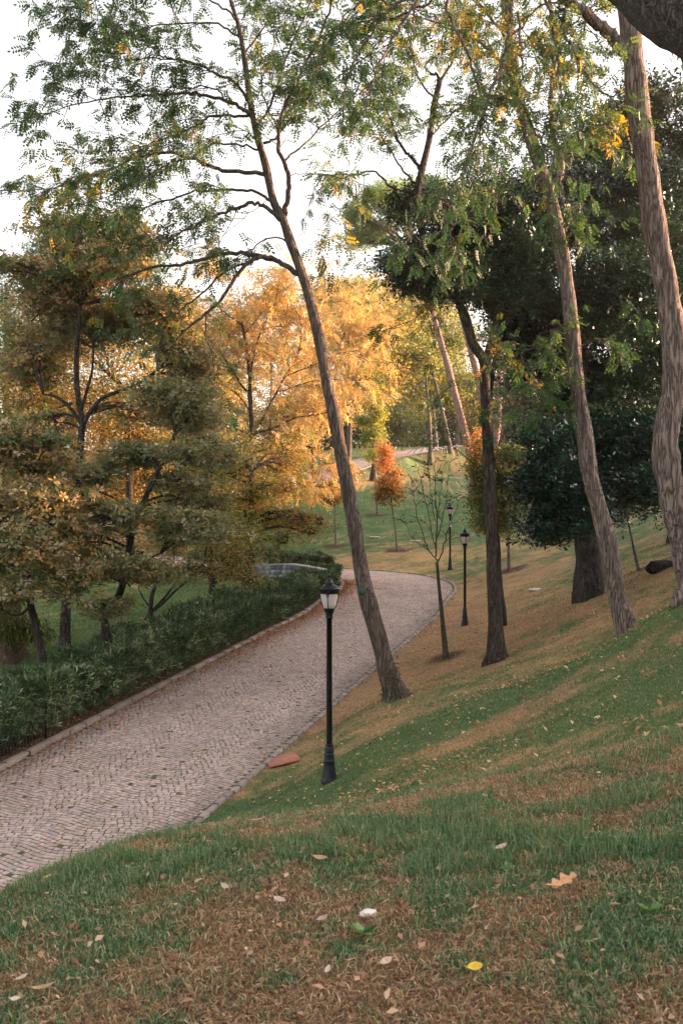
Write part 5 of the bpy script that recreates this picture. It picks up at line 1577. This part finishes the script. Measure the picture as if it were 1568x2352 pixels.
def big_leaf(px_, py_, L, w, col, label, name='fallen_leaf', lobes=0, rot=0.0, curl=.25, group=None):
    g = G(px_, py_); n = 20
    t = np.linspace(0, 1, n)
    wd = w * np.sin(np.pi * np.clip(t * .92 + .04, 0, 1)) ** .8
    if lobes: wd = wd * (.66 + .34 * np.cos(2 * np.pi * lobes * t)) * (0.5 + .8 * t)
    V = []
    for k in range(n):
        x_ = (t[k] - .5) * L; cz = curl * L * ((t[k] - .5) ** 2) * 2
        for sg in (-1, -.5, 0, .5, 1): V.append((x_, sg * wd[k] / 2, cz + .18 * abs(sg) * wd[k]))
    V = np.array(V); c, s_n = math.cos(rot), math.sin(rot)
    V = np.stack([V[:, 0] * c - V[:, 1] * s_n, V[:, 0] * s_n + V[:, 1] * c, V[:, 2]], -1)
    # tilt towards the viewer, lying on the blades
    e = .01; sx = (gz(g[0] + .1, g[1]) - g[2]) / .1; sy = (gz(g[0], g[1] + .1) - gz(g[0], g[1])) / .1 + .25
    V[:, 2] += V[:, 0] * sx + V[:, 1] * sy
    V = V + np.array((g[0], g[1], g[2] + .03))
    Qn = [[k * 5 + a, k * 5 + a + 1, k * 5 + a + 6, k * 5 + a + 5] for k in range(n - 1) for a in range(4)]
    a = Acc(); a.add(V, Qn)
    # stalk
    st0 = V[2]; d = (V[2] - V[7]); d /= np.linalg.norm(d)
    tube(a, [st0, st0 + d * L * .12, st0 + d * L * .2 + np.array((0, 0, .004))], [.0016, .0013, .001], 5)
    m, nt, b, out = nodes('single_leaf'); tcx = N(nt, 'ShaderNodeTexCoord')
    t_, r_ = noise_col(nt, 60, tuple(v * .75 for v in col), tuple(min(1, v * 1.25) for v in col), .3, .7, 5, tcx.outputs['Object']); nt.links.new(r_.outputs[0], b.inputs['Base Color'])
    b.inputs['Roughness'].default_value = .65
    o = a.build(name, m, None, True); tag(o, label, 'leaf', group)
    sm = o.modifiers.new('thickness', 'SOLIDIFY'); sm.thickness = .0008
    return o


big_leaf(1288, 2052, .125, .085, (.55, .27, .13), 'large lobed orange brown oak leaf lying in the near grass', 'oak_leaf', 3, .35)
big_leaf(1090, 2248, .048, .040, (.62, .40, .03), 'round bright yellow leaf in the near grass', rot=.2)
big_leaf(642, 2090, .055, .028, (.46, .34, .27), 'pale beige curled leaf left of the white pebble', rot=-.6)
big_leaf(517, 2057, .050, .024, (.48, .33, .25), 'pale pink brown leaf near the path end of the crest', rot=-.9)
big_leaf(886, 2232, .045, .030, (.52, .36, .27), 'pale brown folded leaf below the white pebble', rot=.7)
big_leaf(752, 2255, .036, .018, (.5, .38, .3), 'small upright pale leaf left of the folded one', rot=1.3)
big_leaf(50, 2268, .040, .022, (.5, .42, .31), 'cream leaf in the lower left corner', rot=.5)
big_leaf(36, 2320, .034, .022, (.56, .48, .37), 'cream oval leaf below the other one in the lower left corner', rot=-.2)
big_leaf(735, 1992, .065, .030, (.40, .22, .14), 'brown leaf half sunk in the grass of the crest', rot=-.3)
big_leaf(1150, 1965, .06, .028, (.52, .36, .28), 'pale brown leaf on the crest, left of the oak leaf', rot=.5)
big_leaf(740, 2135, .045, .026, (.30, .22, .19), 'grey brown leaf left of the broad green weed', rot=.6)
big_leaf(100, 2294, .08, .02, (.36, .21, .12), 'long narrow brown leaf near the lower left corner', rot=.1)
big_leaf(110, 2030, .035, .025, (.5, .42, .06), 'small yellow leaf on the crest by the left edge', rot=.1)
big_leaf(590, 1893 + 5, .09, .03, (.36, .2, .14), 'dark curled leaf on top of the crest', rot=.2)
# broad green weeds
for (a_, b_, lb, r0_) in [(830, 2162, 'broad leaved green weed below the white pebble', .055), (1165, 2012, 'small leafy weed left of the oak leaf', .04), (1310, 1960, 'tall pale grass like weed above the oak leaf', .075), (1490, 2110, 'broad green weed at the right of the oak leaf', .05)]:
    g = G(a_, b_); la = Acc(); n = 9
    pos = np.tile(g + np.array((0, 0, .02)), (n, 1)); an = np.linspace(0, 6, n); dr = np.stack([np.cos(an), np.sin(an), .45 + 0 * an], -1)
    add_leaves(la, pos, r0_ * rng.uniform(.8, 1.2, n), T_NARROW if 'grass like' in lb else T_BROAD, palette([((.10, .20, .07), 2), ((.16, .26, .10), 1)], n), dr * 2.2, 0, 1.5)
    o = la.build('weed', LEAF); tag(o, lb, 'weed')

# ------------------------------------------------------------------ haze over the whole park
HZ = 0.00025
a = Acc(); box(a, (40, 120, 9), (820, 640, 70))
hz = a.build('haze', None); tag(hz, kind='stuff')
hm = bpy.data.materials.new('haze'); hm.use_nodes = True; hm.node_tree.nodes.clear()
pv = hm.node_tree.nodes.new('ShaderNodeVolumePrincipled'); pv.inputs['Color'].default_value = (1, .93, .86, 1); pv.inputs['Density'].default_value = HZ; pv.inputs['Anisotropy'].default_value = .55
ho = hm.node_tree.nodes.new('ShaderNodeOutputMaterial'); hm.node_tree.links.new(pv.outputs[0], ho.inputs['Volume'])
hz.data.materials.append(hm)
